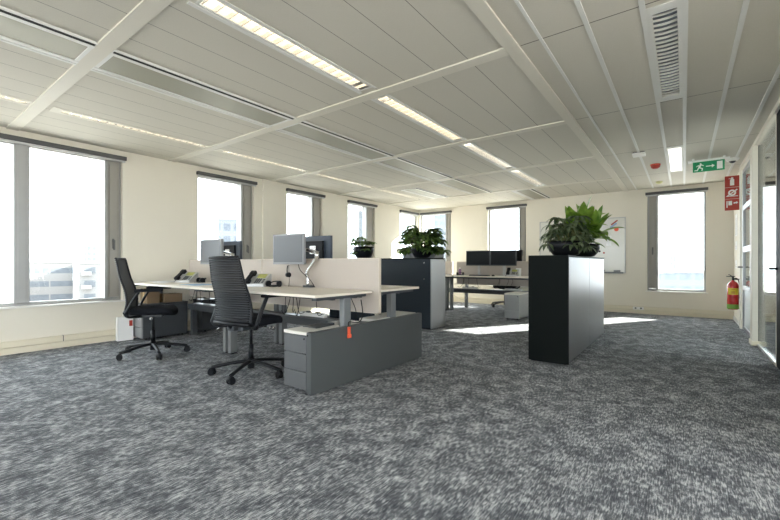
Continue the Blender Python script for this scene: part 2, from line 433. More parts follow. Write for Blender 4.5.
# ---------------------------------------------------------------- windows
# built flat in local space: u along the wall, v outwards, z up
def window(n, axis, a0, a1, z0, z1, panes, casement=None, mullions=(), handle=None, depth=0.075):
    """axis 'x': left wall (u=Y, out=-X);  axis 'y': back wall (u=X, out=+Y)"""
    root = struct('window_%d' % n)
    def T(u0, u1, v0, v1, q0, q1, bm, **k):
        if axis == 'x': add_box(bm, XW-v1, XW-v0, u0, u1, q0, q1, **k)
        else: add_box(bm, u0, u1, YB+v0, YB+v1, q0, q1, **k)
        return bm
    f = bm_new(); fw = 0.035
    T(a0, a1, depth, depth+0.07, z0, z0+fw+0.01, f, bev=0.003); T(a0, a1, depth, depth+0.07, z1-fw, z1, f, bev=0.003)
    T(a0, a0+fw, depth, depth+0.07, z0+fw, z1-fw, f, bev=0.003); T(a1-fw, a1, depth, depth+0.07, z0+fw, z1-fw, f, bev=0.003)
    for (m0, m1) in mullions:
        T(m0, m1, depth-0.05, depth+0.08, z0+fw, z1-fw, f, bev=0.004)
        T(m0+0.035, m1-0.035, depth-0.062, depth-0.05, z0+fw, z1-fw, f, bev=0.003)
    obj('window_frame', f, M_ALU, root)
    s = bm_new(); T(a0-0.03, a1+0.03 if a1 < YB-0.1 or axis == 'y' else a1, -0.03, depth, z0-0.018, z0+0.002, s, bev=0.004)
    obj('window_sill', s, M_SILL, root)
    if casement:
        c = bm_new(); T(casement[0], casement[1], depth-0.03, depth+0.05, z0+0.05, z1-0.04, c, bev=0.004)
        e = 0.025
        T(casement[0]+e, casement[1]-e, depth-0.042, depth-0.03, z0+0.09, z1-0.08, c, bev=0.003)
        cs = obj('casement', c, M_CASE, root)
        h = bm_new(); u = (casement[0]+casement[1])/2 + (handle or 0)
        T(u-0.012, u+0.012, depth-0.052, depth-0.042, 1.30, 1.44, h, bev=0.003); T(u-0.01, u+0.01, depth-0.085, depth-0.052, 1.39, 1.42, h, bev=0.003); T(u-0.011, u+0.011, depth-0.092, depth-0.076, 1.28, 1.42, h, bev=0.004)
        obj('window_handle', h, M_ALUD, cs)
    for (p0, p1) in panes:
        g = bm_new(); T(p0, p1, depth+0.035, depth+0.041, z0+fw, z1-fw, g); obj('pane', g, M_GLASS, root)
    return root
window(1, 'x', 0.06, 2.27, WS, WT, [(0.30, 1.12), (1.265, 2.055)], casement=(2.09, 2.235), mullions=((1.12, 1.265), (0.26, 0.30), (2.055, 2.09)))
window(2, 'x', 3.37, 4.44, WS, WT, [(3.40, 4.18)], casement=(4.22, 4.405), mullions=((4.18, 4.22),))
window(3, 'x', 5.21, 6.20, WS, WT, [(5.24, 5.90)], casement=(5.94, 6.165), mullions=((5.90, 5.94),))
window(4, 'x', 7.04, 8.07, WS, WT, [(7.07, 7.74)], casement=(7.78, 8.035), mullions=((7.74, 7.78),))
window(5, 'x', 9.21, 10.16, WS, WT, [(9.24, 10.13)])
window(6, 'y', -6.46, -5.40, WS, WT, [(-6.43, -5.58)], casement=(-5.55, -5.435), mullions=((-5.58, -5.55),))
window(7, 'y', -4.27, -3.25, 0.50, WT, [(-4.235, -3.44)], casement=(-3.40, -3.285), mullions=((-3.44, -3.40),))
window(8, 'y', -0.64, 0.36, 0.50, WT, [(-0.44, 0.33)], casement=(-0.605, -0.48), mullions=((-0.48, -0.44),))
window(9, 'y', 0.93, 2.2, 0.50, WT, [(0.96, 2.17)])
window(11, 'x', -3.9, -1.7, WS, WT, [(-3.87, -1.73)])  # unseen window added behind the viewpoint as a daylight source

# roller blinds
def blind(axis, a0, a1, label, z=2.62):
    t = thing('roller_blind', label, 'blind', group='roller blinds over the windows')
    def T(bm, u0, u1, v0, v1, q0, q1, **k):
        if axis == 'x': add_box(bm, XW+v0, XW+v1, u0, u1, q0, q1, **k)
        else: add_box(bm, u0, u1, YB-v1, YB-v0, q0, q1, **k)
        return bm
    obj('blind_cassette', T(bm_new(), a0, a1, 0.001, 0.07, z-0.055, z, bev=0.006), M_BLIND, t)
    obj('hem_bar', T(bm_new(), a0+0.01, a1-0.01, 0.02, 0.045, z-0.082, z-0.055, bev=0.004), M_SILVER, t)
    return t
blind('x', 0.03, 2.30, 'dark grey rolled-up blind over the wide two-pane window at far left')
blind('x', 3.34, 4.47, 'dark grey rolled-up blind over the tall window behind the left monitors')
blind('x', 5.18, 6.23, 'dark grey rolled-up blind over the narrow window behind the right-hand monitor pair')
blind('x', 7.01, 8.10, 'dark grey rolled-up blind over the narrow window behind the smallest potted plant')
blind('x', 9.18, 10.12, 'dark grey rolled-up blind on the left half of the corner window')
blind('y', -6.42, -5.37, 'dark grey rolled-up blind on the right half of the corner window')
blind('y', -4.30, -3.22, 'dark grey rolled-up blind over the back window above the twin black monitors')
blind('y', -0.67, 0.39, 'dark grey rolled-up blind over the back window beside the fire signs')
blind('y', 0.90, 2.23, 'dark rolled-up blind seen through the glass partition at far right')

# ---------------------------------------------------------------- glass partition and doors on the right
post = struct('partition_post')
obj('post_casing', B(0.722, 0.785, 7.08, 7.26, 0.06, ZC-0.06, bev=0.004), M_BEAM, post)
obj('post_gasket', B(0.785, 0.805, 7.10, 7.24, 0.06, ZC-0.06), M_BLACKM, post)
obj('post_channel', B(0.805, 0.83, 7.08, 7.26, 0.06, ZC-0.06, bev=0.004), M_MGREY, post)
obj('post_plinth', B(0.712, 0.85, 7.05, 7.29, 0, 0.06, bev=0.006), M_TRUNK, post)
d1 = struct('door_1')
f = bm_new()
for (y0, y1) in ((8.80, 8.875), (7.265, 7.33)): add_box(f, XR-0.03, XR+0.06, y0, y1, 0, ZC-0.06, bev=0.003)
obj('door_frame', f, M_BEAM, d1)
lf = bm_new()
for (y0, y1) in ((8.60, 8.67), (7.34, 7.41)): add_box(lf, XR-0.01, XR+0.035, y0, y1, 0.02, ZC-0.10, bev=0.003)
for (z0, z1) in ((0.02, 0.07), (0.66, 0.73), (1.27, 1.36), (1.95, 2.03), (ZC-0.16, ZC-0.10)): add_box(lf, XR-0.008, XR+0.033, 7.41, 8.60, z0, z1, bev=0.003)
obj('door_leaf_frame', lf, M_LGREY, d1)
g = bm_new()
for (z0, z1) in ((0.73, 1.27), (1.36, 1.95), (2.03, ZC-0.16)): add_box(g, XR+0.008, XR+0.016, 7.41, 8.60, z0, z1)
obj('pane', g, glass_mat('partition_glass', (0.93, 0.96, 0.95), 0.8), d1)
obj('frosted_pane', B(XR+0.008, XR+0.016, 7.41, 8.60, 0.07, 0.66), M_FROST, d1)
obj('side_light', B(XR+0.008, XR+0.016, 8.67, 8.80, 0.02, ZC-0.1), M_GLASS, d1)
h = add_cyl(bm_new(), (XR-0.01, 8.635, 1.03), (XR-0.07, 8.635, 1.03), 0.011); add_cyl(h, (XR-0.065, 8.635, 1.03), (XR-0.065, 8.50, 1.03), 0.009)
obj('door_handle', h, M_BLACK, d1)
gp = struct('glass_partition')
obj('pane', B(XR+0.008, XR+0.018, 5.78, 7.09, 0.03, ZC-0.06), MATS['partition_glass'], gp)
obj('floor_channel', B(XR-0.005, XR+0.03, 5.76, 7.05, 0, 0.03, bev=0.002), M_WHITE, gp)
d2 = struct('door_2')
obj('door_leaf', B(XR-0.002, XR+0.05, 4.78, 5.74, 0.004, 2.655, bev=0.004), M_BLACKM, d2)
f = B(XR-0.005, XR+0.06, 5.74, 5.765, 0, 2.68); add_box(f, XR-0.005, XR+0.06, 4.75, 5.765, 2.66, 2.69)
obj('door_frame', f, M_BEAM, d2)
h = add_cyl(bm_new(), (XR, 5.68, 1.03), (XR-0.07, 5.68, 1.03), 0.012); add_cyl(h, (XR-0.065, 5.685, 1.03), (XR-0.065, 5.55, 1.03), 0.009)
obj('door_handle', h, M_BLACK, d2)

# ---------------------------------------------------------------- outside: ground and buildings
struct('ground', B(-900, 500, -500, 900, -30.4, -30), mat('city_ground', (0.42, 0.40, 0.37), rough=0.9, var=0.2, scale=0.05))
CAMF = Vector((-math.sin(R(36.66)), math.cos(R(36.66)), 0)); CAMR = Vector((math.cos(R(36.66)), math.sin(R(36.66)), 0))
def bearing(px, t): return CAMF*t + CAMR*((px-390)/395*t)
def building(px0, px1, t, ztop, depth, m, label, extra=None):
    a = bearing(px0, t); b = bearing(px1, t); u = (a+b).normalized(); a = a*(t/a.dot(u)); b = b*(t/b.dot(u))
    c = u*t; wd = (b-a).length
    rz = math.atan2((b-a).y, (b-a).x)
    t_ = thing('office_building', label, 'building', (c.x, c.y, -30), rz, 'city buildings beyond the windows')
    H = ztop+30
    bm = B(-wd/2, wd/2, 0, depth, 0, H-0.5)
    obj('facade', bm, m, t_)
    rf = B(-wd/2-0.2, wd/2+0.2, -0.2, depth+0.2, H-0.5, H)
    obj('roof_parapet', rf, mat('pale_concrete', (0.20, 0.195, 0.19), rough=0.85, var=0.05), t_)
    if extra: extra(t_, wd, depth, H)
    return t_
F_W = facade_mat('white_facade', (0.145, 0.143, 0.138), (0.078, 0.088, 0.098), 3.2, 5.2, band=0.42, colgap=0.05)
F_W2 = facade_mat('white_balcony_facade', (0.14, 0.138, 0.134), (0.08, 0.088, 0.096), 3.2, 3.6, band=0.5, colgap=0.4)
F_T = facade_mat('grey_tower_facade', (0.115, 0.125, 0.138), (0.07, 0.08, 0.095), 3.3, 2.4, band=0.6, colgap=0.3)
F_R = facade_mat('red_brick_facade', (0.15, 0.10, 0.092), (0.11, 0.11, 0.115), 3.2, 2.6, band=0.5, colgap=0.5)
F_B = facade_mat('blue_grey_facade', (0.12, 0.137, 0.152), (0.10, 0.115, 0.13), 3.4, 3.0, band=0.55, colgap=0.25)
def plant_room(t_, wd, depth, H):
    obj('rooftop_unit', B(-wd*0.25, wd*0.1, 2, 7, H, H+1.3), MATS['pale_concrete'], t_)
def balconies(t_, wd, depth, H):
    for k in range(8):
        z = H-3.2*(k+1)
        obj('balcony', B(-wd*0.42, -wd*0.12, -1.2, 0, z, z+0.9), MATS['pale_concrete'], t_)
building(24, 74, 126, 1.9, 16, F_W, 'long white office block with dark window bands, seen through the wide left window', plant_room)
building(79, 112, 118, 1.6, 16, F_W2, 'white apartment block with stacked balconies, right in the wide left window', balconies)
building(84, 98, 300, 14, 16, F_T, 'small grey tower rising behind the white blocks in the left window')
building(-22, 6, 110, -0.6, 16, F_R, 'red brick building cut by the left edge of the photo')
building(52, 72, 200, 3.2, 20, F_B, 'bluish low block behind the long white office block')
building(219, 262, 110, 13.0, 20, F_T, 'grey tower with a window grid seen behind the left monitors')
building(358, 400, 170, 24, 20, F_B, 'pale blue-grey tower seen through the narrow window behind the smallest plant')
building(434, 456, 170, 24, 20, F_B, 'bluish block seen at the right edge of the corner window')
building(488, 506, 260, 3.0, 20, F_B, 'very distant low block seen through the back window above the twin monitors')
building(640, 712, 120, -0.6, 20, F_B, 'wide pale bluish building low in the back window beside the fire signs')
building(670, 676, 300, 6, 10, F_B, 'thin distant tower above the bluish building in the right back window')

# ---------------------------------------------------------------- ceiling fittings
def row_light(y0, y1, label, tube):
    t = thing('recessed_strip_light', label, 'ceiling light', (0, 0, 0), 0, 'row of long recessed lights in the planked ceiling')
    x0, x1 = LIGHT_X
    fr = bm_new()
    for a, b in ((x0-0.055, x0-0.02), (x1+0.02, x1+0.04)): add_box(fr, a, b, y0-0.05, y1+0.05, ZC-0.006, ZC, bev=0.001)
    for a, b in ((x0-0.018, x0), (x1, x1+0.018)): add_box(fr, a, b, y0-0.02, y1+0.02, ZC-0.004, ZC+0.08)
    for a, b in ((y0-0.02, y0), (y1, y1+0.02)): add_box(fr, x0, x1, a, b, ZC-0.004, ZC+0.08)
    obj('light_frame', fr, M_RAIL, t)
    obj('lamp_tube', B(x0+0.004, x1-0.004, y0+0.05, y1-0.05, ZC+0.06, ZC+0.08), tube, t)
    n = int((y1-y0)/0.095); lv = bm_new()
    for i in range(n+1):
        y = y0+0.02+(y1-y0-0.04)*i/n
        add_box(lv, x0, x1, y-0.003, y+0.003, ZC+0.006, ZC+0.036)
    for x in (x0, x1-0.004): add_box(lv, x, x+0.004, y0, y1, ZC, ZC+0.06)
    obj('louvre', lv, M_REFL, t)
for (a, b), l, tb in zip(row_bays, ('longest bright warm strip light at the top of the photo, first of its row',
        'second strip light of the row, beginning just past the first cross beam',
        'third strip light of the row, above the tall black cabinet side',
        'last and farthest strip light of the row near the back wall'), (M_TUBE, M_TUBE, M_TUBE2, M_TUBE2)):
    row_light(a, b, l, tb)
M_TUBE3 = mat('lamp_tube_strip', (1, 0.95, 0.85), var=0, emit=(1.0, 0.88, 0.68, 0.45))
def wall_strip(y0, y1, label):
    t = thing('narrow_strip_light', label, 'ceiling light', (0, 0, 0), 0, 'narrow louvred strip lights along the window wall')
    x0, x1 = -5.365, -5.285
    fr = bm_new()
    for a, b in ((x0-0.05, x0), (x1, x1+0.05)): add_box(fr, a, b, y0-0.09, y1+0.09, ZC-0.005, ZC-0.0005, bev=0.001)
    for a, b in ((y0-0.09, y0), (y1, y1+0.09)): add_box(fr, x0, x1, a, b, ZC-0.005, ZC-0.0005, bev=0.001)
    obj('light_frame', fr, M_BEAM, t)
    obj('lamp_tube', B(x0+0.002, x1-0.002, y0+0.01, y1-0.01, ZC+0.035, ZC+0.045), M_TUBE3, t)
    n = int((y1-y0)/0.08); lv = bm_new()
    for i in range(n+1):
        y = y0+(y1-y0)*i/n; add_box(lv, x0, x1, y-0.007, y+0.007, ZC+0.002, ZC+0.010)
    for x in (x0, x1-0.002): add_box(lv, x, x+0.002, y0, y1, ZC, ZC+0.05)
    obj('louvre', lv, M_REFL, t)
for (a, b), l in zip(strip_bays, ('narrow strip light above the wide left window, cut by the photo edge', 'narrow strip light between the wide left window and the tall window',
        'narrow strip light above the tall window behind the left monitors', 'narrow strip light above the window behind the right-hand monitor pair', 'farthest narrow strip light towards the corner window')):
    wall_strip(a, b, l)
def vent(y0, y1, label, x0=-3.97, x1=-3.455, g='long ventilation panels in the planked ceiling'):
    t = thing('ceiling_vent', label, 'vent', (0, 0, 0), 0, g)
    fr = bm_new()
    for a, b in ((x0, x0+0.03), (x0+0.045, x0+0.085), (x1-0.10, x1-0.055), (x1-0.018, x1)): add_box(fr, a, b, y0, y1, ZC-0.016, ZC-0.0005, bev=0.002)
    for a, b in ((y0, y0+0.03), (y1-0.03, y1)): add_box(fr, x0+0.03, x1-0.02, a, b, ZC-0.012, ZC-0.0005, bev=0.002)
    obj('vent_frame', fr, M_RAIL, t)
    obj('grille', B(x0+0.085, x1-0.10, y0+0.03, y1-0.03, ZC-0.008, ZC-0.0005), M_VENT, t)
    s = B(x1-0.052, x1-0.020, y0+0.01, y1-0.01, ZC-0.0165, ZC-0.0005); add_box(s, x0+0.03, x0+0.045, y0+0.03, y1-0.03, ZC-0.006, ZC-0.0005)
    obj('air_slot', s, M_SLOT, t)
for (a, b), l in zip(((-0.72, 1.05), (1.15, 2.90), (3.0, 4.78), (4.88, 6.65), (6.76, 8.52)),
        ('ventilation panel at the top left corner of the photo', 'ventilation panel running between the first two cross beams', 'ventilation panel just past the second cross beam', 'ventilation panel in the fourth ceiling bay', 'farthest ventilation panel of the row, towards the corner window')):
    vent(a, b, l)
vent(8.66, 10.1, 'short ventilation panel near the back wall above the back window', -3.08, -2.60, 'short ventilation panels near the back wall')
vent(7.1, 8.5, 'slim ventilation panel high in the corner near the corner window', -5.0, -4.55, 'short ventilation panels near the back wall')

t = thing('louvred_light', 'unlit louvred ceiling light with curved mirror slats at upper right', 'ceiling light')
fr = bm_new()
for a, b in ((-0.196, -0.17), (-0.035, -0.010)): add_box(fr, a, b, 3.0, 4.80, ZC-0.006, ZC-0.0005, bev=0.001)
for a, b in ((3.0, 3.09), (4.68, 4.80)): add_box(fr, -0.17, -0.035, a, b, ZC-0.006, ZC-0.0005, bev=0.001)
for a, b in ((-0.178, -0.17), (-0.035, -0.027)): add_box(fr, a, b, 3.09, 4.68, ZC-0.004, ZC+0.08)
obj('light_frame', fr, M_RAIL, t)
obj('reflector', B(-0.17, -0.035, 3.09, 4.68, ZC+0.03, ZC+0.04), mat('blue_grey_reflector', (0.16, 0.19, 0.23), rough=0.3, metal=0.3), t)
lv = bm_new()
for i in range(24):
    y = 3.12+1.53*i/23; n = 6
    pts = [(-0.17+0.135*k/n, y+0.012*math.sin(PI*k/n), ZC+0.001) for k in range(n+1)]
    for k in range(n):
        p, q = pts[k], pts[k+1]
        add_prism(lv, [p, q, (q[0], q[1]+0.004, ZC+0.012), (p[0], p[1]+0.004, ZC+0.012)], (0, 0.018, 0))
obj('louvre', lv, M_WHITE, t)  # mirror slats in plain white: bright window reflections put into the colour

t = thing('panel_light', 'lit white rectangular ceiling panel light near the exit sign', 'ceiling light')
fr = bm_new()
for a, b in ((-0.20, -0.18), (-0.03, -0.012)): add_box(fr, a, b, 6.74, 8.52, ZC-0.02, ZC-0.0005, bev=0.002)
for a, b in ((6.74, 6.78), (8.46, 8.52)): add_box(fr, -0.18, -0.03, a, b, ZC-0.02, ZC-0.0005, bev=0.002)
obj('light_frame', fr, M_RAIL, t)
d = B(-0.18, -0.03, 6.78, 8.46, ZC-0.016, ZC-0.0005)
obj('diffuser', d, M_PANELW, t)

t = thing('smoke_detector', 'white square box detector on the ceiling left of the red alarm', 'detector', (-0.53, 6.82, ZC))
obj('base_plate', B(-0.075, 0.075, -0.07, 0.07, -0.012, -0.0005, bev=0.004), M_MGREY, t)
obj('housing', B(-0.08, 0.08, -0.08, 0.08, -0.048, -0.012, bev=0.01), M_WHITE, t)
t = thing('fire_alarm', 'small red fire alarm sounder on the ceiling', 'alarm', (-0.375, 7.78, ZC))
obj('sounder', add_lathe(bm_new(), [(0, -0.07), (0.035, -0.07), (0.06, -0.05), (0.065, -0.02), (0.065, -0.0005), (0, -0.0005)], 20), M_RED, t)
obj('base_ring', add_lathe(bm_new(), [(0.065, -0.016), (0.072, -0.012), (0.072, -0.0005), (0.065, -0.0005)], 20), M_ORANGE, t)
t = thing('smoke_detector', 'small round cream detector on the ceiling behind the red alarm', 'detector', (-0.393, 9.45, ZC))
obj('housing', add_lathe(bm_new(), [(0, -0.045), (0.03, -0.045), (0.05, -0.03), (0.06, -0.012), (0.06, -0.0005), (0, -0.0005)], 20), mat('yellowed_plastic', (0.60, 0.58, 0.30), rough=.5), t)
t = thing('ceiling_camera', 'white round dome on the ceiling beside the glass partition', 'detector', (0.60, 8.05, ZC))
obj('housing', add_lathe(bm_new(), [(0.045, -0.045), (0.07, -0.035), (0.085, -0.012), (0.085, -0.0005), (0, -0.0005)], 24), M_WHITE, t)
obj('dome', add_lathe(bm_new(), [(0, -0.075), (0.025, -0.068), (0.045, -0.045)], 24), M_DGREY, t)

# exit sign
t = thing('exit_sign', 'green emergency exit sign with running man hanging from the ceiling', 'sign', (0.30, 7.75, 0))
obj('mounting_bar', B(-0.25, 0.25, -0.03, 0.03, 2.655, 2.68, bev=0.004), M_WHITE, t)
for x in (-0.20, 0.17): obj('bracket', B(x, x+0.03, -0.012, 0.012, 2.68, 2.709), M_WHITE, t)
pn = obj('sign_panel', B(-0.19, 0.19, -0.008, 0.008, 2.50, 2.655, bev=0.002), M_GREEN, t)
ic = bm_new()
def ip(pts, y=-0.0105): add_prism(ic, [(p[0], y, 2.50+p[1]) for p in pts], (0, 0.002, 0))
ip([(0.10, 0.02), (0.165, 0.02), (0.165, 0.135), (0.10, 0.135)])               # doorway
ip([(-0.03, 0.07), (0.045, 0.07), (0.045, 0.082), (-0.03, 0.082)]); ip([(0.04, 0.05), (0.075, 0.076), (0.04, 0.102)])   # arrow
ip([(-0.105, 0.11), (-0.088, 0.11), (-0.083, 0.118), (-0.088, 0.13), (-0.102, 0.13), (-0.107, 0.12)])   # head
ip([(-0.125, 0.060), (-0.105, 0.055), (-0.085, 0.095), (-0.10, 0.108), (-0.118, 0.10)])
ip([(-0.10, 0.105), (-0.06, 0.085), (-0.055, 0.095), (-0.09, 0.116)]); ip([(-0.118, 0.108), (-0.15, 0.085), (-0.144, 0.078), (-0.112, 0.096)])
ip([(-0.118, 0.062), (-0.08, 0.045), (-0.085, 0.015), (-0.073, 0.013), (-0.066, 0.052), (-0.105, 0.072)]); ip([(-0.125, 0.064), (-0.14, 0.03), (-0.17, 0.03), (-0.17, 0.02), (-0.132, 0.018), (-0.11, 0.06)])
obj('pictogram', ic, M_WHITE, pn)

# fire signs: three stacked red panels standing out from the wall
def fire_sign(z, kind, label):
    t = thing('fire_safety_sign', label, 'sign', (0.675, 9.12, z), 0, 'stack of red fire signs')
    pn = obj('sign_panel', B(-0.098, 0.098, -0.004, 0.004, 0, 0.198, bev=0.002), M_RED, t)
    ic = bm_new(); y = -0.0065
    def q(pts): add_prism(ic, [(p[0], y, p[1]) for p in pts], (0, 0.002, 0))
    if kind == 0:
        q([(-0.028, 0.03), (0.028, 0.03), (0.028, 0.13), (0.015, 0.148), (0.015, 0.17), (-0.012, 0.17), (-0.012, 0.148), (-0.028, 0.13)])
        q([(-0.012, 0.16), (-0.045, 0.155), (-0.045, 0.145), (-0.012, 0.15)])
    elif kind == 1:
        q([(-0.08, 0.04), (0.08, 0.04), (0.08, 0.05), (-0.08, 0.05)])
        for k in range(16):
            a, b = 2*PI*k/16, 2*PI*(k+1)/16
            q([(0.055*math.cos(a), 0.105+0.055*math.sin(a)), (0.055*math.cos(b), 0.105+0.055*math.sin(b)), (0.03*math.cos(b), 0.105+0.03*math.sin(b)), (0.03*math.cos(a), 0.105+0.03*math.sin(a))])
        q([(-0.07, 0.055), (-0.055, 0.045), (0.075, 0.155), (0.06, 0.168)])
    else:
        q([(-0.075, 0.05), (-0.06, 0.05), (-0.06, 0.165), (-0.075, 0.165)]); q([(-0.05, 0.09), (0.0, 0.09), (0.0, 0.165), (-0.05, 0.165)])
        q([(0.02, 0.11), (0.055, 0.12), (0.055, 0.105), (0.08, 0.13), (0.055, 0.155), (0.055, 0.14), (0.02, 0.14)])
    obj('pictogram', ic, M_PAPER, pn)
    obj('wall_bracket', B(0.098, 0.105, -0.012, 0.012, 0.01, 0.19), M_WHITE, t)
fire_sign(2.425, 0, 'red fire extinguisher pictogram sign, topmost of the stack')
fire_sign(2.222, 1, 'red fire hose reel pictogram sign, middle of the stack')
fire_sign(2.02, 2, 'red sign with white figure and arrow, lowest of the stack')

# fire extinguisher
t = thing('fire_extinguisher', 'red fire extinguisher with lime green bottom band hung by the glass door', 'fire extinguisher', (0.685, 9.10, 0.29))
obj('cylinder', add_lathe(bm_new(), [(0, 0.005), (0.065, 0.0), (0.078, 0.015), (0.08, 0.07), (0.08, 0.40), (0.074, 0.44), (0.05, 0.475), (0.022, 0.49), (0.022, 0.505), (0, 0.505)], 28), M_REDE, t)
obj('green_band', add_lathe(bm_new(), [(0.0815, 0.012), (0.0825, 0.02), (0.0825, 0.085), (0.0815, 0.09)], 28), M_LIME, t)
lb = bm_new()
for k in range(8):
    a, b = R(215+k*14), R(215+(k+1)*14)
    add_prism(lb, [(0.0808*math.cos(a), 0.0808*math.sin(a), 0.26), (0.0808*math.cos(b), 0.0808*math.sin(b), 0.26), (0.0808*math.cos(b), 0.0808*math.sin(b), 0.37), (0.0808*math.cos(a), 0.0808*math.sin(a), 0.37)], (0.0008*math.cos(a), 0.0008*math.sin(a), 0))
lab = obj('label', lb, M_YEL, t)
ln = bm_new()
for z in (0.28, 0.295, 0.31, 0.345):
    a = R(262); b = R(282)
    add_box(ln, -0.03, 0.022, -0.0835, -0.082, z, z+0.006)
obj('label_print', ln, M_RED, lab)
v = add_cyl(bm_new(), (0, 0, 0.505), (0, 0, 0.55), 0.016); add_box(v, -0.012, 0.012, -0.02, 0.05, 0.55, 0.565, bev=0.002)
add_box(v, -0.09, 0.03, -0.01, 0.01, 0.565, 0.58, bev=0.003, M=Matrix.Rotation(R(0), 4, 'Y')); add_tube(v, [(0.0, 0, 0.55), (-0.03, 0, 0.59), (-0.06, 0, 0.605)], 0.007)
obj('valve', v, M_BLACK, t)
obj('wall_hook', B(-0.01, 0.095, -0.008, 0.008, 0.515, 0.535), M_BLACK, t)
obj('hose', add_tube(bm_new(), [(0.02, 0, 0.54), (0.06, -0.02, 0.53), (0.088, -0.03, 0.40), (0.088, -0.02, 0.2)], 0.008), M_BLACK, t)

# notices on the wall nub, sockets
def notice(y0, y1, z0, z1, label):
    t = thing('wall_notice', label, 'notice', (XR, (y0+y1)/2, z0)); h = (y1-y0)/2
    s = obj('sheet', B(-0.006, -0.001, -h, h, 0, z1-z0), M_PAPER, t)
    ln = bm_new()
    for k in range(int((z1-z0-0.06)/0.035)):
        z = 0.03+k*0.035; add_box(ln, -0.0075, -0.006, -h*0.7, h*(0.7-0.3*(k % 3 == 1)), z, z+0.006)
    obj('print', ln, M_MGREY, s)
notice(9.55, 9.85, 1.60, 2.0, 'white framed sheet of small print below the red fire signs')
notice(9.58, 9.82, 1.34, 1.50, 'small white card on the wall just under the framed sheet')
notice(9.6, 9.8, 1.0, 1.15, 'lowest small white card on the wall beside the glass door')
def socket(x, label):
    t = thing('wall_socket', label, 'socket', (x, YB-0.046, 0.085))
    obj('face_plate', B(-0.10, 0.10, -0.012, -0.0005, 0, 0.062, bev=0.003), M_WHITE, t)
    s = bm_new()
    for u in (-0.05, 0.05): add_cyl(s, (u, -0.0125, 0.031), (u, -0.0145, 0.031), 0.019)
    obj('outlet', s, M_MGREY, t)
socket(-0.80, 'white double wall socket on the skirting left of the back window')

# whiteboard and what hangs on it
t = thing('whiteboard', 'large whiteboard on the back wall partly hidden by the potted plants', 'whiteboard', (0, YB, 0))
obj('board', B(-2.88, -1.06, -0.022, -0.002, 0.90, 2.11), M_WBOARD, t)
f = bm_new()
add_box(f, -2.90, -1.04, -0.028, -0.001, 2.11, 2.13, bev=0.002); add_box(f, -2.90, -1.04, -0.028, -0.001, 0.88, 0.90, bev=0.002)
add_box(f, -2.90, -2.88, -0.028, -0.001, 0.90, 2.11); add_box(f, -1.06, -1.04, -0.028, -0.001, 0.90, 2.11)
obj('board_frame', f, M_SILVER, t)
obj('pen_tray', B(-2.0, -1.08, -0.09, -0.028, 0.868, 0.90, bev=0.003), M_LEG, t)
def magnet(x, z, m, label, r=0.03):
    tag(obj('board_magnet', add_cyl(bm_new(), (x, YB-0.023, z), (x, YB-0.034, z), r), m), label, 'magnet', 'magnets on the whiteboard')
magnet(-1.22, 1.86, M_ORANGE, 'orange round magnet near the top right of the whiteboard', 0.045)
magnet(-1.56, 1.37, M_BLACK, 'black magnet low on the whiteboard beside the broad-leaved plant', 0.022)
magnet(-1.47, 1.335, M_RED, 'small red magnet low on the whiteboard beside the broad-leaved plant', 0.02)
tag(obj('board_magnet', B(-1.36, -1.20, YB-0.036, YB-0.023, 1.93, 1.97, M=Matrix.Translation((-1.28, 0, 1.95)) @ Matrix.Rotation(R(-38), 4, 'Y') @ Matrix.Translation((1.28, 0, -1.95))), M_BLUEP), 'blue oblong magnet at the top right of the whiteboard', 'magnet', 'magnets on the whiteboard')
tag(obj('board_magnet', B(-1.33, -1.17, YB-0.036, YB-0.023, 2.005, 2.03, M=Matrix.Translation((-1.25, 0, 2.0)) @ Matrix.Rotation(R(-38), 4, 'Y') @ Matrix.Translation((1.25, 0, -2.0))), M_RED), 'red oblong magnet just above the blue one on the whiteboard', 'magnet', 'magnets on the whiteboard')
tag(obj('board_eraser', B(-1.27, -1.14, YB-0.08, YB-0.035, 0.901, 0.945, bev=0.006), M_BEZEL), 'pale grey eraser at the right end of the whiteboard tray', 'eraser')
tag(obj('marker_box', B(-1.62, -1.45, YB-0.08, YB-0.035, 0.901, 0.95, bev=0.004), M_DGREY), 'dark marker holder on the whiteboard tray', 'marker holder')
tag(obj('board_note', B(-1.42, -1.32, YB-0.0255, YB-0.0235, 1.50, 1.72), M_PAPER), 'white slip of paper stuck on the whiteboard', 'note')

# ---------------------------------------------------------------- cabinets
t = thing('storage_cabinet', 'tall black cabinet with two shiny grey doors and plant bowls on top, right of centre', 'cabinet', (-1.4, 4.48, 0))
b = B(0.005, 0.40, 0.02, 2.30, 0.03, 1.155, bev=0.002); obj('body', b, M_BLACKM, t)
obj('plinth', B(0.02, 0.385, 0.03, 2.28, 0, 0.03), M_BLACK, t)
obj('side_panel', B(0, 0.42, 0, 0.02, 0.012, 1.175, bev=0.002), M_BLACKM, t)
obj('top_panel', B(0, 0.42, 0.02, 2.32, 1.155, 1.175, bev=0.002), M_BLACKM, t)
for k, (y0, y1) in enumerate(((0.026, 1.155), (1.165, 2.298))):
    obj('cabinet_door', B(0.402, 0.42, y0, y1, 0.03, 1.153, bev=0.002), M_DOORG, t)

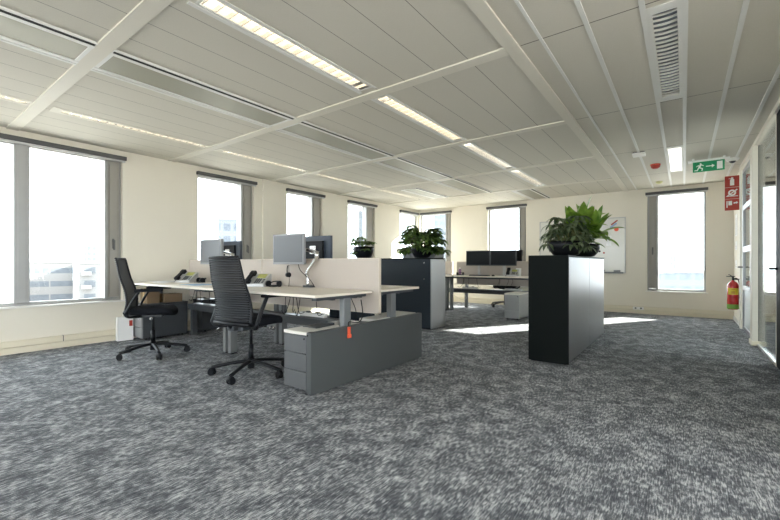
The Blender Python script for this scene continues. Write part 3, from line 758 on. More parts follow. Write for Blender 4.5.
t = thing('storage_cabinet', 'tall black cabinet standing behind the desk dividers, silver door end facing the aisle', 'cabinet', (-3.315, 5.59, 0))
obj('body', B(-2.35, -0.02, 0.02, 0.45, 0.03, 1.16, bev=0.002), M_BLACKM, t)
obj('plinth', B(-2.33, -0.03, 0.03, 0.43, 0, 0.03), M_BLACK, t)
for x0, x1 in ((-2.35, -1.12), (-1.117, -0.02)):
    obj('back_panel', B(x0, x1, 0, 0.02, 0.02, 1.16, bev=0.002), mat('blue_black_steel', (0.014, 0.021, 0.029), rough=0.36, metal=0.1, spec=0.3, var=0.05, scale=3), t)
obj('top_panel', B(-2.35, 0, 0, 0.47, 1.16, 1.18, bev=0.002), M_BLACKM, t)
obj('side_panel', B(-0.02, 0, 0, 0.47, 0.01, 1.16, bev=0.002), M_DOORG, t)
bt = bm_new()
for z in (1.10, 0.83): add_cyl(bt, (-0.14, -0.001, z), (-0.14, -0.005, z), 0.009)
obj('lock', bt, M_CHROME, t)

# ---------------------------------------------------------------- potted plants
def leaf(bm, base, dirv, L, W, droop, mi=0, roll=0.0, seg=7, fold=0.18):
    """a lanceolate leaf: folded along the midrib, arching downwards"""
    d = Vector(dirv).normalized(); up = Vector((0, 0, 1))
    s = d.cross(up)
    if s.length < 0.05: s = Vector((1, 0, 0))
    s.normalize()
    s = (Matrix.Rotation(roll, 3, d) @ s)
    p = Vector(base); cur = d.copy(); prev = None
    for i in range(seg+1):
        t = i/seg
        wd = W*math.sin(PI*min(1, t**0.8*0.97+0.03))**0.75*0.5
        nrm = s.cross(cur).normalized()
        a = bm.verts.new(p - s*wd + nrm*wd*fold*1.6); c = bm.verts.new(p); b = bm.verts.new(p + s*wd + nrm*wd*fold*1.6)
        if prev:
            for (q0, q1, r0, r1) in ((prev[0], prev[1], a, c), (prev[1], prev[2], c, b)):
                f = bm.faces.new((q0, q1, r1, r0)); f.smooth = True; f.material_index = mi
        prev = (a, c, b)
        cur = (cur + Vector((0, 0, -droop/seg*(0.4+1.2*t)))).normalized()
        p = p + cur*(L/seg)
def bowl_parts(t, r, h):
    prof = [(0, 0), (r*0.45, 0), (r*0.70, h*0.10), (r*0.90, h*0.38), (r, h*0.72), (r*0.99, h), (r*0.94, h), (r*0.93, h*0.75), (r*0.85, h*0.7), (0, h*0.7)]
    obj('bowl', add_lathe(bm_new(), prof, 36), M_BLACK, t)
    s = add_lathe(bm_new(), [(0, h*0.86), (r*0.5, h*0.88), (r*0.92, h*0.80), (r*0.93, h*0.72)], 24); obj('soil', s, M_SOIL, t)
def schefflera(x, y, z, r, h, spread, height, n, label, seed, m, L=0.13, W=0.042, droopy=1.0):
    rnd = random.Random(seed)
    t = thing('potted_plant', label, 'plant', (x, y, z), 0, 'potted plants in black bowls on the cabinets')
    bowl_parts(t, r, h)
    fo, st = bm_new(), bm_new()
    for i in range(n):
        a = rnd.uniform(0, 2*PI); e = rnd.random()
        rad = spread*(0.25+0.75*math.sqrt(e)); zz = h+height*(1.0-0.75*e)*rnd.uniform(0.38, 1.0)
        if i % 4 == 3: rad = spread*rnd.uniform(0.85, 1.05); zz = h*rnd.uniform(0.45, 1.0)+height*0.05
        tip = Vector((rad*math.cos(a), rad*math.sin(a), zz)); b0 = Vector((r*0.35*math.cos(a), r*0.35*math.sin(a), h*0.85))
        mid = (b0+tip)/2 + Vector((0, 0, height*0.22))
        add_tube(st, [b0, mid, tip], [0.006, 0.0045, 0.003], seg=5, sub=3)
        k = rnd.randint(6, 8); a0 = rnd.uniform(0, 2*PI)
        out = Vector((math.cos(a), math.sin(a), 0))
        for j in range(k):
            b = a0+2*PI*j/k
            d = Vector((math.cos(b), math.sin(b), rnd.uniform(-0.15, 0.25))) + out*0.25
            leaf(fo, tip, d, L*rnd.uniform(0.75, 1.15), W*rnd.uniform(0.85, 1.15), droopy*rnd.uniform(0.7, 1.5), roll=rnd.uniform(-0.3, 0.3), seg=5)
    obj('stems', st, M_STEM, t); obj('foliage', fo, m, t); return t
def broadleaf(x, y, z, r, h, heads, label, seed, L=0.26, W=0.085):
    rnd = random.Random(seed)
    t = thing('potted_plant', label, 'plant', (x, y, z), 0, 'potted plants in black bowls on the cabinets')
    bowl_parts(t, r, h)
    fo, st = bm_new(), bm_new()
    for (hx, hy, hz, n, s) in heads:
        b0 = Vector((hx*0.5, hy*0.5, h*0.85)); tip = Vector((hx, hy, hz))
        add_tube(st, [b0, (b0+tip)/2 + Vector((0.01, 0, 0)), tip], [0.009, 0.008, 0.007], seg=6, sub=3)
        for j in range(n):
            a = j*2.399+rnd.uniform(-.2, .2); t_ = j/n
            el = 1.35 - 1.45*t_
            d = Vector((math.cos(a)*math.cos(el), math.sin(a)*math.cos(el), math.sin(el)))
            base = tip + Vector((0, 0, -0.10*t_))
            leaf(fo, base, d, L*s*rnd.uniform(0.85, 1.15), W*rnd.uniform(0.85, 1.15), 0.75*rnd.uniform(0.6, 1.4)*(0.5+t_), roll=rnd.uniform(-0.35, 0.35), seg=8)
    obj('stems', st, M_STEM, t); obj('foliage', fo, M_BROAD, t); return t
schefflera(-1.16, 5.15, 1.175, 0.205, 0.18, 0.22, 0.40, 44, 'droopy dull-green potted plant, left one on the cabinet right of centre', 3, M_DULL, L=0.16, W=0.042, droopy=1.7)
broadleaf(-1.13, 6.03, 1.175, 0.21, 0.18, [(0.0, 0.0, 0.46, 19, 1.0), (0.14, 0.08, 0.34, 15, 0.95), (-0.12, -0.06, 0.36, 15, 0.95), (0.0, -0.14, 0.27, 10, 0.8)], 'bright green broad-leaved potted plant in a black bowl beside the droopy plant', 5, L=0.39, W=0.13)
schefflera(-3.63, 5.80, 1.18, 0.185, 0.20, 0.35, 0.40, 100, 'large bushy potted plant with finger-like leaves in front of the corner window', 11, M_SCHEF, L=0.16, W=0.055, droopy=1.2)
schefflera(-4.97, 5.82, 1.18, 0.20, 0.23, 0.24, 0.20, 20, 'smallest potted plant in a black bowl behind the near desk divider', 23, M_SCHEF, L=0.13, W=0.06, droopy=0.9)
t = thing('storage_cabinet', 'grey cabinet whose top shows behind the large bushy plant', 'cabinet', (-4.36, 6.27, 0))
obj('body', B(0, 0.70, 0.02, 0.36, 0.0, 1.38, bev=0.003), M_LEG, t)
for k in (0, 1): obj('cabinet_door', B(0.003+0.35*k, 0.347+0.35*k, 0, 0.018, 0.03, 1.37, bev=0.002), M_LEG, t)

# ---------------------------------------------------------------- desks
def make_desk(W, D, label, group, lx=0.008):
    """origin at the front-left floor corner; front edge faces -Y"""
    t = thing('office_desk', label, 'desk', (0, 0, 0), 0, group)
    obj('tabletop', B(0.003, W-0.003, 0, D, 0.795, 0.82, bev=0.004), M_DESK, t)
    f = B(0.08, W-0.08, 0.28, 0.32, 0.752, 0.790); add_box(f, 0.08, W-0.08, 0.58, 0.62, 0.752, 0.790)
    for x in (0.045, W-0.105): add_box(f, x, x+0.06, 0.06, D-0.05, 0.765, 0.795, bev=0.003)
    obj('support_frame', f, M_DGREY, t)
    for x in (lx, W-0.105):
        lg = obj('leg', B(x, x+0.06, 0.40, 0.49, 0.01, 0.765, bev=0.004), M_LEG, t)
        obj('foot_glide', B(x+0.005, x+0.055, 0.405, 0.485, 0, 0.01), M_BLACK, lg)
    return t
GA = 'sit-stand desks in the near workstation island'
W_ = 1.965
dk = make_desk(W_, 0.76, 'near right desk with the grey monitor, its end open to the aisle', GA)
dk.location = (-4.415, 2.25, 0)
dup(dk, (-6.38, 2.25, 0), 0, 'near left desk by the window with papers and an office phone', GA)
dr_ = make_desk(W_, 0.76, 'far right desk behind the beige divider, only its aisle end showing', GA, lx=0.045)
dr_.location = (-2.45, 3.86, 0); dr_.rotation_euler = (0, 0, PI)
dup(dk, (-4.415, 3.86, 0), PI, 'far left desk behind the beige divider by the window', GA)
GB = 'sit-stand desks in the back workstation island'
dup(dk, (-4.44, 7.90, 0), 0, 'back island desk under the twin black monitors', GB)
dup(dk, (-6.41, 7.90, 0), 0, 'back island desk half hidden behind the silver-ended cabinet', GB)
dup(dk, (-2.475, 9.51, 0), PI, 'back island desk on the far side of the divider facing the back wall', GB)

def divider(x0, x1, y, label, g):
    t = thing('desk_divider', label, 'divider screen', (x0, y, 0), 0, g)
    L = x1-x0
    obj('fabric_panel', B(0.006, L-0.006, -0.014, 0.014, 0.596, 1.132, bev=0.003), M_SCREEN, t)
    f = B(0, L, -0.016, 0.016, 1.132, 1.14, bev=0.002); add_box(f, 0, 0.006, -0.016, 0.016, 0.59, 1.132); add_box(f, L-0.006, L, -0.016, 0.016, 0.59, 1.132); add_box(f, 0, L, -0.016, 0.016, 0.59, 0.596)
    obj('edge_trim', f, M_TRIMB, t)
    c = bm_new()
    for x in (0.25, L-0.25): add_box(c, x-0.03, x+0.03, -0.035, -0.016, 0.74, 0.79)
    obj('clamp', c, M_DGREY, t)
divider(-4.275, -2.395, 3.055, 'beige fabric divider behind the grey monitor, ending at the aisle', 'beige fabric desk dividers')
divider(-6.13, -4.29, 3.055, 'beige fabric divider at the window end of the near island', 'beige fabric desk dividers')
divider(-4.44, -2.475, 8.705, 'beige fabric divider behind the twin black monitors', 'beige fabric desk dividers')
divider(-6.40, -4.56, 8.705, 'beige fabric divider at the window end of the back island', 'beige fabric desk dividers')

def bench_beam(x0, x1, y, label):
    t = thing('cable_tray_beam', label, 'beam', (0, y, 0), 0, 'long grey beams under the desk islands')
    obj('beam_body', B(x0, x1, -0.07, 0.07, 0.39, 0.475, bev=0.003), M_DGREY, t)
    obj('tray_lid', B(x0+0.1, x1-0.05, -0.06, 0.06, 0.475, 0.49, bev=0.002), M_MGREY, t)
    ft = bm_new()
    for x in (x0+0.02, x1-0.14): add_box(ft, x, x+0.06, -0.04, 0.04, 0, 0.39, bev=0.002)
    obj('beam_support', ft, M_DGREY, t)
bench_beam(-6.05, -2.50, 3.05, 'long dark grey beam running under the near desk island')
bench_beam(-6.40, -2.50, 8.70, 'long dark grey beam running under the back desk island')

# end panel of the near island
t = thing('end_panel', 'long low dark grey panel closing the aisle end of the near island', 'panel', (-2.485, 2.19, 0))
obj('panel', B(0, 0.055, 0, 1.69, 0.008, 0.515, bev=0.003), M_PANEL, t)
lk = add_cyl(bm_new(), (0.012, 0.0, 0.492), (0.012, -0.003, 0.492), 0.008); add_box(lk, 0.006, 0.05, 0.004, 0.04, 0.515, 0.519)
obj('corner_cap', lk, M_BLACK, t)

def make_pedestal(label, group, notch=True):
    """origin at front-left floor corner, drawers face -Y; width 0.29"""
    t = thing('drawer_pedestal', label, 'drawer unit', (0, 0, 0), 0, group)
    b = B(0.004, 0.21 if notch else 0.286, 0.02, 0.64, 0.03, 0.485, bev=0.002); obj('body', b, M_MGREY if notch else M_LGREY, t)
    for k in range(3):
        z = 0.035+k*0.151; dr = obj('drawer', B(0.003, 0.287, 0, 0.02, z, z+0.143, bev=0.003), M_MGREY if notch else M_LGREY, t)
        if k == 2: obj('lock', add_cyl(bm_new(), (0.26, 0, z+0.12), (0.26, -0.003, z+0.12), 0.008), M_BLACK, dr)
    tp = B(0, 0.289, -0.002, 0.40 if notch else 0.645, 0.488, 0.515, bev=0.003)
    if notch: add_box(tp, 0, 0.215, 0.40, 0.75, 0.488, 0.515, bev=0.003)
    obj('top', tp, M_TOPW, t)
    for x in (0.04, 0.17 if notch else 0.24):
        for y in (0.07, 0.58): obj('castor', add_cyl(bm_new(), (x-0.01, y, 0.018), (x+0.01, y, 0.018), 0.018, seg=12), M_BLACK, t)
    return t
GP = 'drawer pedestals under the near island'
pd = make_pedestal('grey three-drawer pedestal at the near aisle corner with a dark tray on its top', GP)
pd.location = (-2.785, 2.2, 0)
p2 = make_pedestal('grey pedestal on the far side of the divider behind the end panel', GP)
p2.location = (-2.51, 3.87, 0); p2.rotation_euler = (0, 0, PI)
for ch in kids(p2): pass
p3 = make_pedestal('grey drawer unit by the window with two cardboard boxes on top', GP, False); p3.location = (-6.38, 2.36, 0)
for ch in kids(p3):
    if ch.name.split('.')[0] == 'top': ch.data.materials[0] = M_DGREY
    if ch.name.split('.')[0] == 'body': ch.data.materials[0] = M_DGREY
p4 = dup(p3, (-6.09, 3.87, 0), PI, 'dark grey drawer unit at the window end of the far desk row', GP)
p5 = make_pedestal('light grey three-drawer pedestal beside the tall black cabinet in the back island', 'pedestals in the back island', False); p5.location = (-2.80, 7.48, 0)
tag(obj('document_tray', None or add_box(add_box(bm_new(), -0.085, 0.085, -0.12, 0.12, 0, 0.008, bev=0.003), -0.085, 0.085, 0.105, 0.12, 0.008, 0.02, bev=0.003), M_DGREY, None, (-2.67, 2.50, 0.5155), (0, 0, R(4))), 'flat dark tray lying on the near pedestal top', 'tray')

# ---------------------------------------------------------------- monitors with arms
def make_monitor(label, group, W=0.51, H=0.345, disp=None, back=None):
    """origin at the desk clamp; screen faces -Y; screen centre at (sx, sy, ...)"""
    t = thing('computer_monitor', label, 'monitor', (0, 0, 0), 0, group)
    d = disp or M_DISP
    z0 = 0.255
    obj('monitor_case', B(-W/2, W/2, -0.018, 0.018, z0, z0+H, bev=0.004), back or M_BEZEL, t)
    obj('screen', B(-W/2+0.018, W/2-0.018, -0.021, -0.018, z0+0.024, z0+H-0.018), d, t)
    obj('rear_bulge', B(-W*0.30, W*0.30, 0.018, 0.045, z0+0.04, z0+H-0.06, bev=0.01), M_BLACK, t)
    return t
def arm(t, cx, cy, z0=0.43):
    """support arm from clamp at (cx,cy) to the monitor rear centre"""
    a = obj('monitor_arm', add_tube(bm_new(), [(cx, cy, 0.02), (cx, cy, 0.12), (cx-0.02, cy, 0.16), (cx+0.10, cy+0.01, 0.30), (cx+0.13, cy+0.01, 0.345)], 0.016, seg=10, sub=4), M_CHROME, t)
    obj('arm_joint', add_cyl(bm_new(), (cx+0.13, cy+0.01, 0.31), (cx+0.13, cy+0.01, 0.40), 0.024), M_CHROME, a)
    obj('mount_plate', B(-0.05, 0.05, 0.045, 0.055, z0-0.05, z0+0.05, bev=0.002), M_CHROME, t)
    obj('upper_arm', add_tube(bm_new(), [(cx+0.13, cy+0.01, 0.385), (cx*0.5+0.05, 0.085, 0.42), (0.0, 0.055, z0)], [0.02, 0.018, 0.016], seg=10, sub=4), M_CHROME, a)
    obj('clamp_base', B(cx-0.05, cx+0.07, cy-0.03, cy+0.03, 0.0, 0.022, bev=0.003), M_DGREY, t)
    c = add_tube(bm_new(), [(cx-0.16, cy, 0.30), (cx-0.10, cy-0.02, 0.19), (cx+0.05, cy-0.02, 0.09), (cx+0.12, cy-0.01, 0.004)], 0.004, seg=6)
    obj('monitor_cable', c, M_BLACK, t)
def place(t, x, y, z, rz=0): t.location = (x, y, z); t.rotation_euler = (0, 0, rz)
GM = 'monitors in the near workstation island'
m1 = make_monitor('silver framed monitor with blank grey screen on the near right desk', GM); arm(m1, 0.24, 0.06); place(m1, -3.60, 2.915, 0.821, R(2))
for ch in kids(m1):
    pass
m2 = make_monitor('silver framed monitor with blank grey screen on the near left desk', GM); arm(m2, 0.24, 0.06); place(m2, -5.24, 2.91, 0.821, R(2))
M_BACKB = mat('blue_black_plastic', (0.045, 0.06, 0.085), rough=0.4, var=0.05)
m3 = make_monitor('dark monitor seen from behind, past the right-hand grey monitor', GM, back=M_BACKB); arm(m3, 0.22, 0.10); place(m3, -3.63, 3.35, 0.821, PI+R(4))
m4 = make_monitor('dark monitor seen from behind, past the left grey monitor', GM, back=M_BACKB); arm(m4, 0.22, 0.10); place(m4, -5.50, 3.35, 0.821, PI+R(4))
GM2 = 'monitors in the back workstation island'
m5 = make_monitor('left one of the twin black monitors on the back island', GM2, W=0.585, disp=M_DISPK, back=M_DGREY); place(m5, -3.80, 8.50, 0.7865)
m6 = make_monitor('right one of the twin black monitors on the back island', GM2, W=0.585, disp=M_DISPK, back=M_DGREY); place(m6, -3.205, 8.50, 0.7865)
for m, x in ((m5, 0), (m6, 0)):
    obj('stand_post', B(x-0.03, x+0.03, 0.045, 0.075, 0.0345, 0.46, bev=0.004), M_SILVER, m)
    obj('stand_base', B(x-0.11, x+0.11, -0.02, 0.13, 0.0345, 0.045, bev=0.004), M_SILVER, m)
m7 = make_monitor('black monitor corner showing behind the right twin monitor', GM2, disp=M_DISPK, back=M_BLACK); place(m7, -3.21, 9.0, 0.80, PI)
obj('stand_post', B(-0.03, 0.03, 0.045, 0.075, 0.03, 0.46, bev=0.004), M_SILVER, m7); obj('stand_base', B(-0.11, 0.11, -0.02, 0.13, 0.021, 0.035, bev=0.004), M_SILVER, m7)

# ---------------------------------------------------------------- phones, headsets and desk items
def make_phone(label):
    t = thing('desk_phone', label, 'phone', (0, 0, 0), 0, 'office desk phones')
    bm = bm_new()
    add_prism(bm, [(-0.12, -0.10, 0.0), (-0.12, 0.08, 0.0), (-0.12, 0.085, 0.135), (-0.12, 0.065, 0.145), (-0.12, -0.10, 0.03)], (0.24, 0, 0))
    obj('phone_body', bm, M_SILVER, t)
    T = Matrix.Translation((0, -0.10, 0.03)) @ Matrix.Rotation(math.atan2(0.115, 0.165), 4, 'X')
    obj('phone_screen', B(-0.02, 0.09, 0.115, 0.185, 0.001, 0.006, bev=0.002, M=T), M_LCD, t)
    k = bm_new()
    for i in range(3):
        for j in range(4): add_box(k, -0.01+i*0.026, 0.008+i*0.026, 0.015+j*0.023, 0.031+j*0.023, 0.0, 0.006, bev=0.002, M=T)
    for j in range(3): add_box(k, 0.08, 0.105, 0.02+j*0.027, 0.036+j*0.027, 0.0, 0.005, bev=0.002, M=T)
    obj('keypad', k, M_DGREY, t)
    h = bm_new(); add_box(h, -0.115, -0.055, 0.0, 0.19, 0.022, 0.045, bev=0.01, M=T)
    add_box(h, -0.12, -0.05, 0.14, 0.205, 0.002, 0.048, bev=0.012, M=T); add_box(h, -0.12, -0.05, -0.005, 0.055, 0.002, 0.045, bev=0.012, M=T)
    obj('handset', h, M_BLACK, t)
    c = [(-0.10, -0.10, 0.03)]
    for i in range(15): c.append((-0.13-0.012*math.sin(i*1.9), -0.10+i*0.009, 0.010+0.004*math.cos(i*1.9)))
    obj('handset_cord', add_tube(bm_new(), c, 0.003, seg=5, sub=3), M_BLACK, t)
    return t
ph = make_phone('silver desk phone with lit-looking yellow display beside the right-hand chair back'); place(ph, -3.98, 2.78, 0.8205, R(24))
dup(ph, (-5.66, 2.78, 0.8205), R(24), 'silver desk phone on the near left desk beside the white papers')
dup(ph, (-2.93, 8.32, 0.8205), R(10), 'desk phone under the right twin monitor on the back island')
def headset(x, y, z, rz, label):
    t = thing('telephone_headset', label, 'headset', (x, y, z), rz, 'black headsets lying on the desks')
    pts = [(0.07*math.cos(a), 0.07*math.sin(a)*0.9, 0.03+0.03*math.sin(a)) for a in [PI*k/8 for k in range(9)]]
    obj('headband', add_tube(bm_new(), pts, 0.007, seg=6, sub=3), M_BLACK, t)
    for s in (-1, 1): obj('ear_cushion', add_cyl(bm_new(), (0.055*s, -0.005, 0.035), (0.085*s, -0.005, 0.035), 0.034), M_BLACK, t)
    obj('charging_base', B(-0.045, 0.045, -0.05, 0.045, 0, 0.02, bev=0.008), M_BLACK, t)
    obj('boom', add_tube(bm_new(), [(0.075, -0.005, 0.02), (0.06, -0.07, 0.012), (0.02, -0.10, 0.01)], 0.004, seg=6), M_BLACK, t)
headset(-3.76, 2.83, 0.8205, R(20), 'black headset lying on the desk left of the grey monitor arm')
headset(-5.43, 2.86, 0.8205, R(-10), 'black headset lying on the near left desk beside the phone')
headset(-4.15, 8.30, 0.8205, R(10), 'black headset at the left on the back island desk')
# headset hook under monitor 1
t = thing('hanging_headset', 'small black headset hanging below the right-hand grey monitor', 'headset', (-3.66, 2.96, 0.8205))
obj('cord', add_tube(bm_new(), [(0, 0, 0.25), (0.004, 0, 0.16), (0.01, 0, 0.07), (0.0, 0, 0.0)], 0.003, seg=5), M_BLACK, t)
obj('ear_cushion', add_cyl(bm_new(), (-0.01, -0.015, 0.135), (0.03, -0.015, 0.135), 0.028), M_BLACK, t)
obj('headband', add_tube(bm_new(), [(-0.02, 0, 0.24), (-0.03, 0, 0.19), (-0.01, -0.01, 0.14)], 0.007, seg=6), M_BLACK, t)
def sheets(x, y, rz, m, label, n=3, s=(0.21, 0.297), group=None):
    bm = bm_new()
    rnd = random.Random(int(abs(x*100)))
    for k in range(n):
        M = Matrix.Translation((rnd.uniform(-.03, .03), rnd.uniform(-.03, .03), 0.0005+0.0022*k)) @ Matrix.Rotation(rnd.uniform(-.35, .35), 4, 'Z')
        add_box(bm, -s[0]/2, s[0]/2, -s[1]/2, s[1]/2, 0, 0.002, M=M)
    tag(obj('paper_stack', bm, m, None, (x, y, 0.8205), (0, 0, rz)), label, 'paper', group)
sheets(-5.93, 2.62, 0.5, M_PAPER, 'loose pile of white papers at the window end of the near left desk', 7, (0.23, 0.32))
sheets(-4.86, 2.55, 0.2, M_BLUEP, 'flat blue sheet on the near left desk behind the right-hand chair', 1, (0.42, 0.30))
sheets(-4.42, 8.15, 0.2, M_PAPER, 'white papers on the back island desk beside the silver cabinet end', 5)
# keyboard, mug and bottle on the back island
def keyboard(x, y, label):
    t = thing('keyboard', label, 'keyboard', (x, y, 0.8205), 0, 'keyboards')
    obj('keyboard_case', B(-0.22, 0.22, -0.07, 0.07, 0, 0.016, bev=0.004), M_BLACK, t)
    k = bm_new()
    for i in range(14):
        for j in range(4): add_box(k, -0.208+i*0.03, -0.183+i*0.03, -0.058+j*0.029, -0.034+j*0.029, 0.016, 0.022)
    obj('keys', k, M_DGREY, t)
keyboard(-3.62, 8.17, 'black keyboard below the left twin monitor')
t = thing('drink_bottle', 'small purple and white drink bottle at the left of the back island desk', 'bottle', (-4.22, 8.42, 0.8205))
obj('bottle_body', add_lathe(bm_new(), [(0, 0), (0.03, 0), (0.032, 0.01), (0.032, 0.12), (0.012, 0.15), (0.012, 0.165), (0, 0.165)], 18), mat('purple_label', (0.25, 0.12, 0.25)), t)
obj('cap', add_lathe(bm_new(), [(0.0145, 0.15), (0.0145, 0.175), (0, 0.175)], 14), M_WHITE, t)
t = thing('paper_note', 'white card leaning on the phone of the back island', 'note', (-2.86, 8.47, 0.8205))
obj('card', B(-0.055, 0.055, -0.004, 0.004, 0.0, 0.17, M=Matrix.Translation((0, 0, 0.0)) @ Matrix.Rotation(R(-6), 4, 'X')), M_PAPER, t)
tag(obj('computer_mouse', add_lathe(bm_new(), [(0, 0.03), (0.02, 0.027), (0.032, 0.012), (0.034, 0), (0, 0)], 16), M_BLACK, None, (-3.30, 8.15, 0.8205)), 'black computer mouse beside the back island keyboard', 'mouse')

# orange plug hanging on the end panel
t = thing('cable_plug', 'orange-red plug hanging over the top of the grey end panel', 'plug', (-2.424, 2.64, 0.47))
obj('plug_body', add_box(add_box(bm_new(), 0, 0.02, -0.025, 0.0, -0.02, 0.045, bev=0.004), 0, 0.02, -0.03, 0.012, -0.055, -0.02, bev=0.005), M_ORANGE, t)
obj('plug_lead', add_tube(bm_new(), [(0.008, -0.012, 0.045), (-0.03, 0.03, 0.08), (-0.045, 0.18, 0.06), (-0.08, 0.28, 0.12), (-0.12, 0.30, 0.26)], 0.005, seg=6), M_BLACK, t)

# cables hanging below the desks
def cables(pts_list, label, group='cable bunches hanging below the desktops', m=None, r=0.004):
    for pts in pts_list:
        tag(obj('hanging_cable', add_tube(bm_new(), pts, r, seg=5, sub=5), m or M_BLACK), label, 'cable', group if len(pts_list) == 1 else group+': '+label)
rnd = random.Random(4)
def bunch(x, y, n, sp, zt=0.79, zb=0.50):
    L = []
    for i in range(n):
        a = x+rnd.uniform(-sp, sp); b = a+rnd.uniform(-0.18, 0.18)
        L.append([(a, y, zt), (a+0.01, y+rnd.uniform(-.02, .02), (zt+zb)/2+0.03), ((a+b)/2, y-0.01, zb+rnd.uniform(0, 0.05)), (b, y, zb+0.04+rnd.uniform(0, .03))])
    return L
cables(bunch(-3.45, 2.93, 6, 0.30), 'thin black cable in the tangle below the near right desktop')
cables(bunch(-4.55, 2.93, 5, 0.35), 'thin black cable hanging below where the two near desktops meet')
cables(bunch(-5.5, 2.93, 5, 0.3), 'thin black cable hanging below the near left desktop')
cables(bunch(-3.0, 8.60, 5, 0.35), 'thin black cable looping below the desk of the twin black monitors')
cables(bunch(-3.9, 8.60, 4, 0.35), 'thin black cable below the left part of the back island')
cables([[( -4.30, 8.15, 0.40), (-4.1, 8.2, 0.28), (-3.95, 8.2, 0.30), (-4.05, 8.25, 0.42)]], 'pale cable looping near the back island leg', m=M_SILVER)
cables([[(-2.60, 2.85, 0.76), (-2.62, 2.95, 0.62), (-2.66, 2.99, 0.50), (-2.70, 2.99, 0.47)], [(-2.55, 3.40, 0.70), (-2.6, 3.3, 0.6), (-2.7, 3.2, 0.56)]], 'black cable beside the aisle leg of the near island')
# power strips on the beams
def strip(x, y, label):
    t = thing('power_strip', label, 'power strip', (x, y, 0.4905), 0, 'power strips on the under-desk beams')
    obj('strip_body', B(-0.2, 0.2, -0.025, 0.025, 0, 0.04, bev=0.004), M_WHITE, t)
    s = bm_new()
    for k in range(5): add_box(s, -0.17+k*0.075, -0.12+k*0.075, -0.022, 0.022, 0.04, 0.055 if k % 2 else 0.042, bev=0.001)
    obj('outlet', s, M_BLACK, t)
strip(-3.35, 3.05, 'white power strip with plugs below the near right desk')
strip(-4.75, 3.05, 'white power strip with plugs below the middle of the near island')
strip(-3.05, 8.70, 'white power strip with plugs below the twin black monitors')
strip(-4.10, 8.70, 'white power strip with plugs at the left under the back island')

# boxes and paper bag by the window
def carton(x, y, z, sx, sy, sz, rz, label):
    t = thing('cardboard_box', label, 'box', (x, y, z), rz, 'cardboard boxes on the drawer unit')
    obj('carton', B(-sx/2, sx/2, -sy/2, sy/2, 0, sz, bev=0.003), M_CARD, t)
    obj('tape', B(-0.025, 0.025, -sy/2-0.001, sy/2+0.001, -0.0005+0.01, sz+0.001), M_TAPE, t)
    return t
carton(-6.22, 2.52, 0.5155, 0.22, 0.17, 0.21, R(0), 'taller brown cardboard box with tape on the drawer unit by the window')
carton(-6.20, 2.79, 0.5155, 0.22, 0.26, 0.12, R(0), 'flatter brown cardboard box beside the taller one')
t = thing('paper_bag', 'white paper bag with a red mark against the wall by the window', 'bag', (-6.36, 2.26, 0), R(-4))
bm = bm_new(); add_prism(bm, [(-0.05, -0.11, 0.002), (0.05, -0.11, 0.002), (0.04, -0.11, 0.33), (-0.04, -0.11, 0.33)], (0, 0.19, 0)); obj('bag_body', bm, M_PAPER, t)
obj('red_mark', B(0.047, 0.0515, 0.03, 0.07, 0.20, 0.28, M=Matrix.Translation((-0.0035, 0, 0))), M_RED, t)
obj('bag_handle', add_tube(bm_new(), [(0.035, -0.06, 0.31), (0.038, -0.04, 0.38), (0.038, 0.02, 0.38), (0.035, 0.04, 0.31)], 0.004, seg=6), M_PAPER, t)

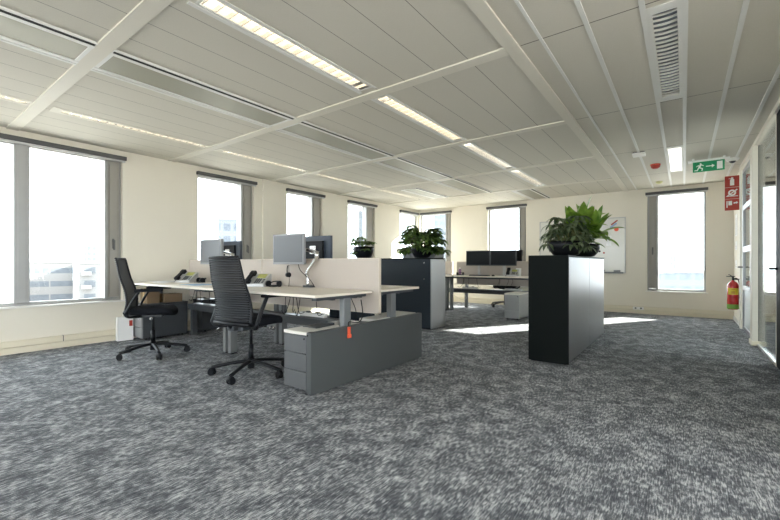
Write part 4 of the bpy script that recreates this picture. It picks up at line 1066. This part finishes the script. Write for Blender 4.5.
# ---------------------------------------------------------------- office chairs
def make_chair(label):
    """faces +Y, origin on the floor below the gas lift"""
    t = thing('office_chair', label, 'chair', (0, 0, 0), 0, 'black office chairs')
    base = bm_new(); RB = 0.365; OFF = 72
    add_cyl(base, (0, 0, 0.055), (0, 0, 0.155), 0.034, 0.030, 20)
    for k in range(5):
        a = R(OFF+72*k)
        add_tube(base, [(0.02*math.cos(a), 0.02*math.sin(a), 0.125), (0.15*math.cos(a), 0.15*math.sin(a), 0.115), (RB*math.cos(a), RB*math.sin(a), 0.078)], [0.026, 0.024, 0.017], seg=10, sub=4, ry=0.017)
    obj('star_base', base, M_BLACK, t)
    for k in range(5):
        a = R(OFF+72*k); cx, cy = RB*math.cos(a), RB*math.sin(a); ta = a+R(70)
        ux, uy = math.cos(ta), math.sin(ta)
        w = bm_new()
        for s in (-1, 1): add_cyl(w, (cx+ux*0.008*s, cy+uy*0.008*s, 0.030), (cx+ux*0.026*s, cy+uy*0.026*s, 0.030), 0.030, seg=18)
        add_cyl(w, (cx, cy, 0.03), (cx, cy, 0.08), 0.008, seg=10)
        add_cyl(w, (cx-ux*0.018, cy-uy*0.018, 0.042), (cx+ux*0.018, cy+uy*0.018, 0.042), 0.030, seg=18)
        obj('castor', w, M_BLACK, t)
    gl = add_cyl(bm_new(), (0, 0, 0.15), (0, 0, 0.29), 0.026, 0.024, 18); add_cyl(gl, (0, 0, 0.29), (0, 0, 0.455), 0.015, seg=16)
    obj('gas_lift', gl, M_BLACK, t)
    mc = B(-0.10, 0.10, -0.20, 0.12, 0.45, 0.49, bev=0.012); add_box(mc, -0.04, 0.04, -0.255, -0.15, 0.455, 0.50, bev=0.01)
    mech = obj('tilt_mechanism', mc, M_DGREY, t)
    lv = add_cyl(bm_new(), (0.10, 0.03, 0.468), (0.235, 0.03, 0.462), 0.006, seg=10); add_cyl(lv, (0.235, 0.03, 0.462), (0.275, 0.03, 0.46), 0.016, seg=12)
    add_cyl(lv, (-0.10, -0.03, 0.465), (-0.26, -0.06, 0.44), 0.005, seg=10); add_tube(lv, [(-0.18, -0.22, 0.47), (-0.22, -0.22, 0.44), (-0.21, -0.18, 0.40)], 0.005, seg=6)
    obj('lever', lv, M_CHROME, mech)
    # cushion: rounded superellipse slab
    se = bm_new(); N = 36; prof = [(0.90, 0.495), (0.985, 0.505), (1.0, 0.53), (0.985, 0.555), (0.93, 0.570), (0.6, 0.576), (0.0, 0.572)]
    rings = []
    for (s, z) in prof:
        ring = []
        for k in range(N):
            a = 2*PI*k/N; c_, s_ = math.cos(a), math.sin(a); e = 2/4.2
            x = 0.245*s*math.copysign(abs(c_)**e, c_); y = 0.245*s*math.copysign(abs(s_)**e, s_)
            zz = z - 0.035*max(0, (y-0.10)/0.145)**2*(1 if y > 0.1 else 0)
            ring.append(se.verts.new((x, y+0.01, zz)) if s > 0 else None)
        rings.append(ring)
    ctr = se.verts.new((0, 0.01, 0.572))
    for a, b in zip(rings[:-2], rings[1:-1]):
        for k in range(N): f = se.faces.new((a[k], a[(k+1) % N], b[(k+1) % N], b[k])); f.smooth = True
    for k in range(N): f = se.faces.new((rings[-2][k], rings[-2][(k+1) % N], ctr)); f.smooth = True
    se.faces.new(rings[0][::-1])
    obj('seat', se, M_SOFTB, t)
    # backrest
    def yb(z):  # spine curve: lumbar forward, top leaning back
        u = (z-0.52)/0.62
        return -0.235 - 0.115*max(0, u-0.15)**1.15 + 0.025*math.sin(PI*min(1, u*1.5))
    def hw(z):
        u = (z-0.52)/0.62
        return 0.232 - 0.045*u**1.4
    def cv(x, z): return -0.035*(1-(x/hw(z))**2)   # concave towards the sitter
    zs = [0.53+0.605*i/30 for i in range(31)]; xs = [-1+2*k/12 for k in range(13)]
    mem = bm_new(); grid = [[mem.verts.new((x*hw(z)*0.97, yb(z)+cv(x*hw(z), z), z)) for x in xs] for z in zs]
    for i in range(30):
        for k in range(12): f = mem.faces.new((grid[i][k], grid[i][k+1], grid[i+1][k+1], grid[i+1][k])); f.smooth = True
    bo = obj('backrest', mem, M_MESH, t)
    rib = bm_new()
    for i in range(27):
        z = 0.555+0.565*i/26
        pts = [(x*hw(z)*0.98, yb(z)+cv(x*hw(z), z)-0.006, z) for x in xs[::2]]
        add_tube(rib, pts, 0.0062, seg=6, sub=2)
    obj('back_ribs', rib, M_BLACK, bo)
    fr = bm_new()
    for s in (-1, 1):
        add_tube(fr, [(s*hw(z), yb(z)+0.004, z) for z in (0.53, 0.65, 0.78, 0.92, 1.05, 1.135)], [0.017, 0.014, 0.012, 0.011, 0.010, 0.010], seg=8, sub=4)
    add_tube(fr, [(x*hw(1.14), yb(1.14)+cv(x*hw(1.14), 1.14), 1.142) for x in xs[::2]], 0.012, seg=8, sub=3)
    add_tube(fr, [(x*hw(0.53), yb(0.53)+cv(x*hw(0.53), 0.53), 0.525) for x in xs[::2]], 0.02, seg=8, sub=3)
    add_tube(fr, [(0, yb(0.53)-0.03, 0.535), (0, -0.24, 0.49), (0, -0.16, 0.475)], 0.026, seg=8, sub=4)
    obj('back_frame', fr, M_BLACK, bo)
    for s in (-1, 1):
        a = bm_new()
        add_tube(a, [(s*0.12, -0.10, 0.478), (s*0.25, -0.19, 0.482), (s*0.285, -0.205, 0.53), (s*0.292, -0.15, 0.66), (s*0.288, -0.085, 0.765)], [0.016, 0.022, 0.028, 0.024, 0.020], seg=8, sub=5, ry=0.014)
        ar = obj('armrest', a, M_BLACK, t)
        obj('arm_pad', B(s*0.288-0.042, s*0.288+0.042, -0.125, 0.15, 0.765, 0.797, bev=0.012), M_SOFTB, ar)
    return t
c2 = make_chair('black office chair with ribbed back in the middle, pushed toward the near right desk'); place(c2, -3.47, 2.33, 0, R(16))
c2.location = (-3.43, 2.31, 0); c2.rotation_euler = (0, 0, R(10))
cl = dup(c2, (-5.10, 2.10, 0), R(-33), 'black office chair at the left, turned sideways at the near left desk')
for ch in kids(cl):
    if ch.name.split('.')[0] in ('star_base', 'castor'): ch.rotation_euler = (0, 0, R(20))   # the base swivels freely under the seat
dup(c2, (-3.62, 9.72, 0), R(168), 'black office chair mostly hidden behind the back island, only its castors showing')
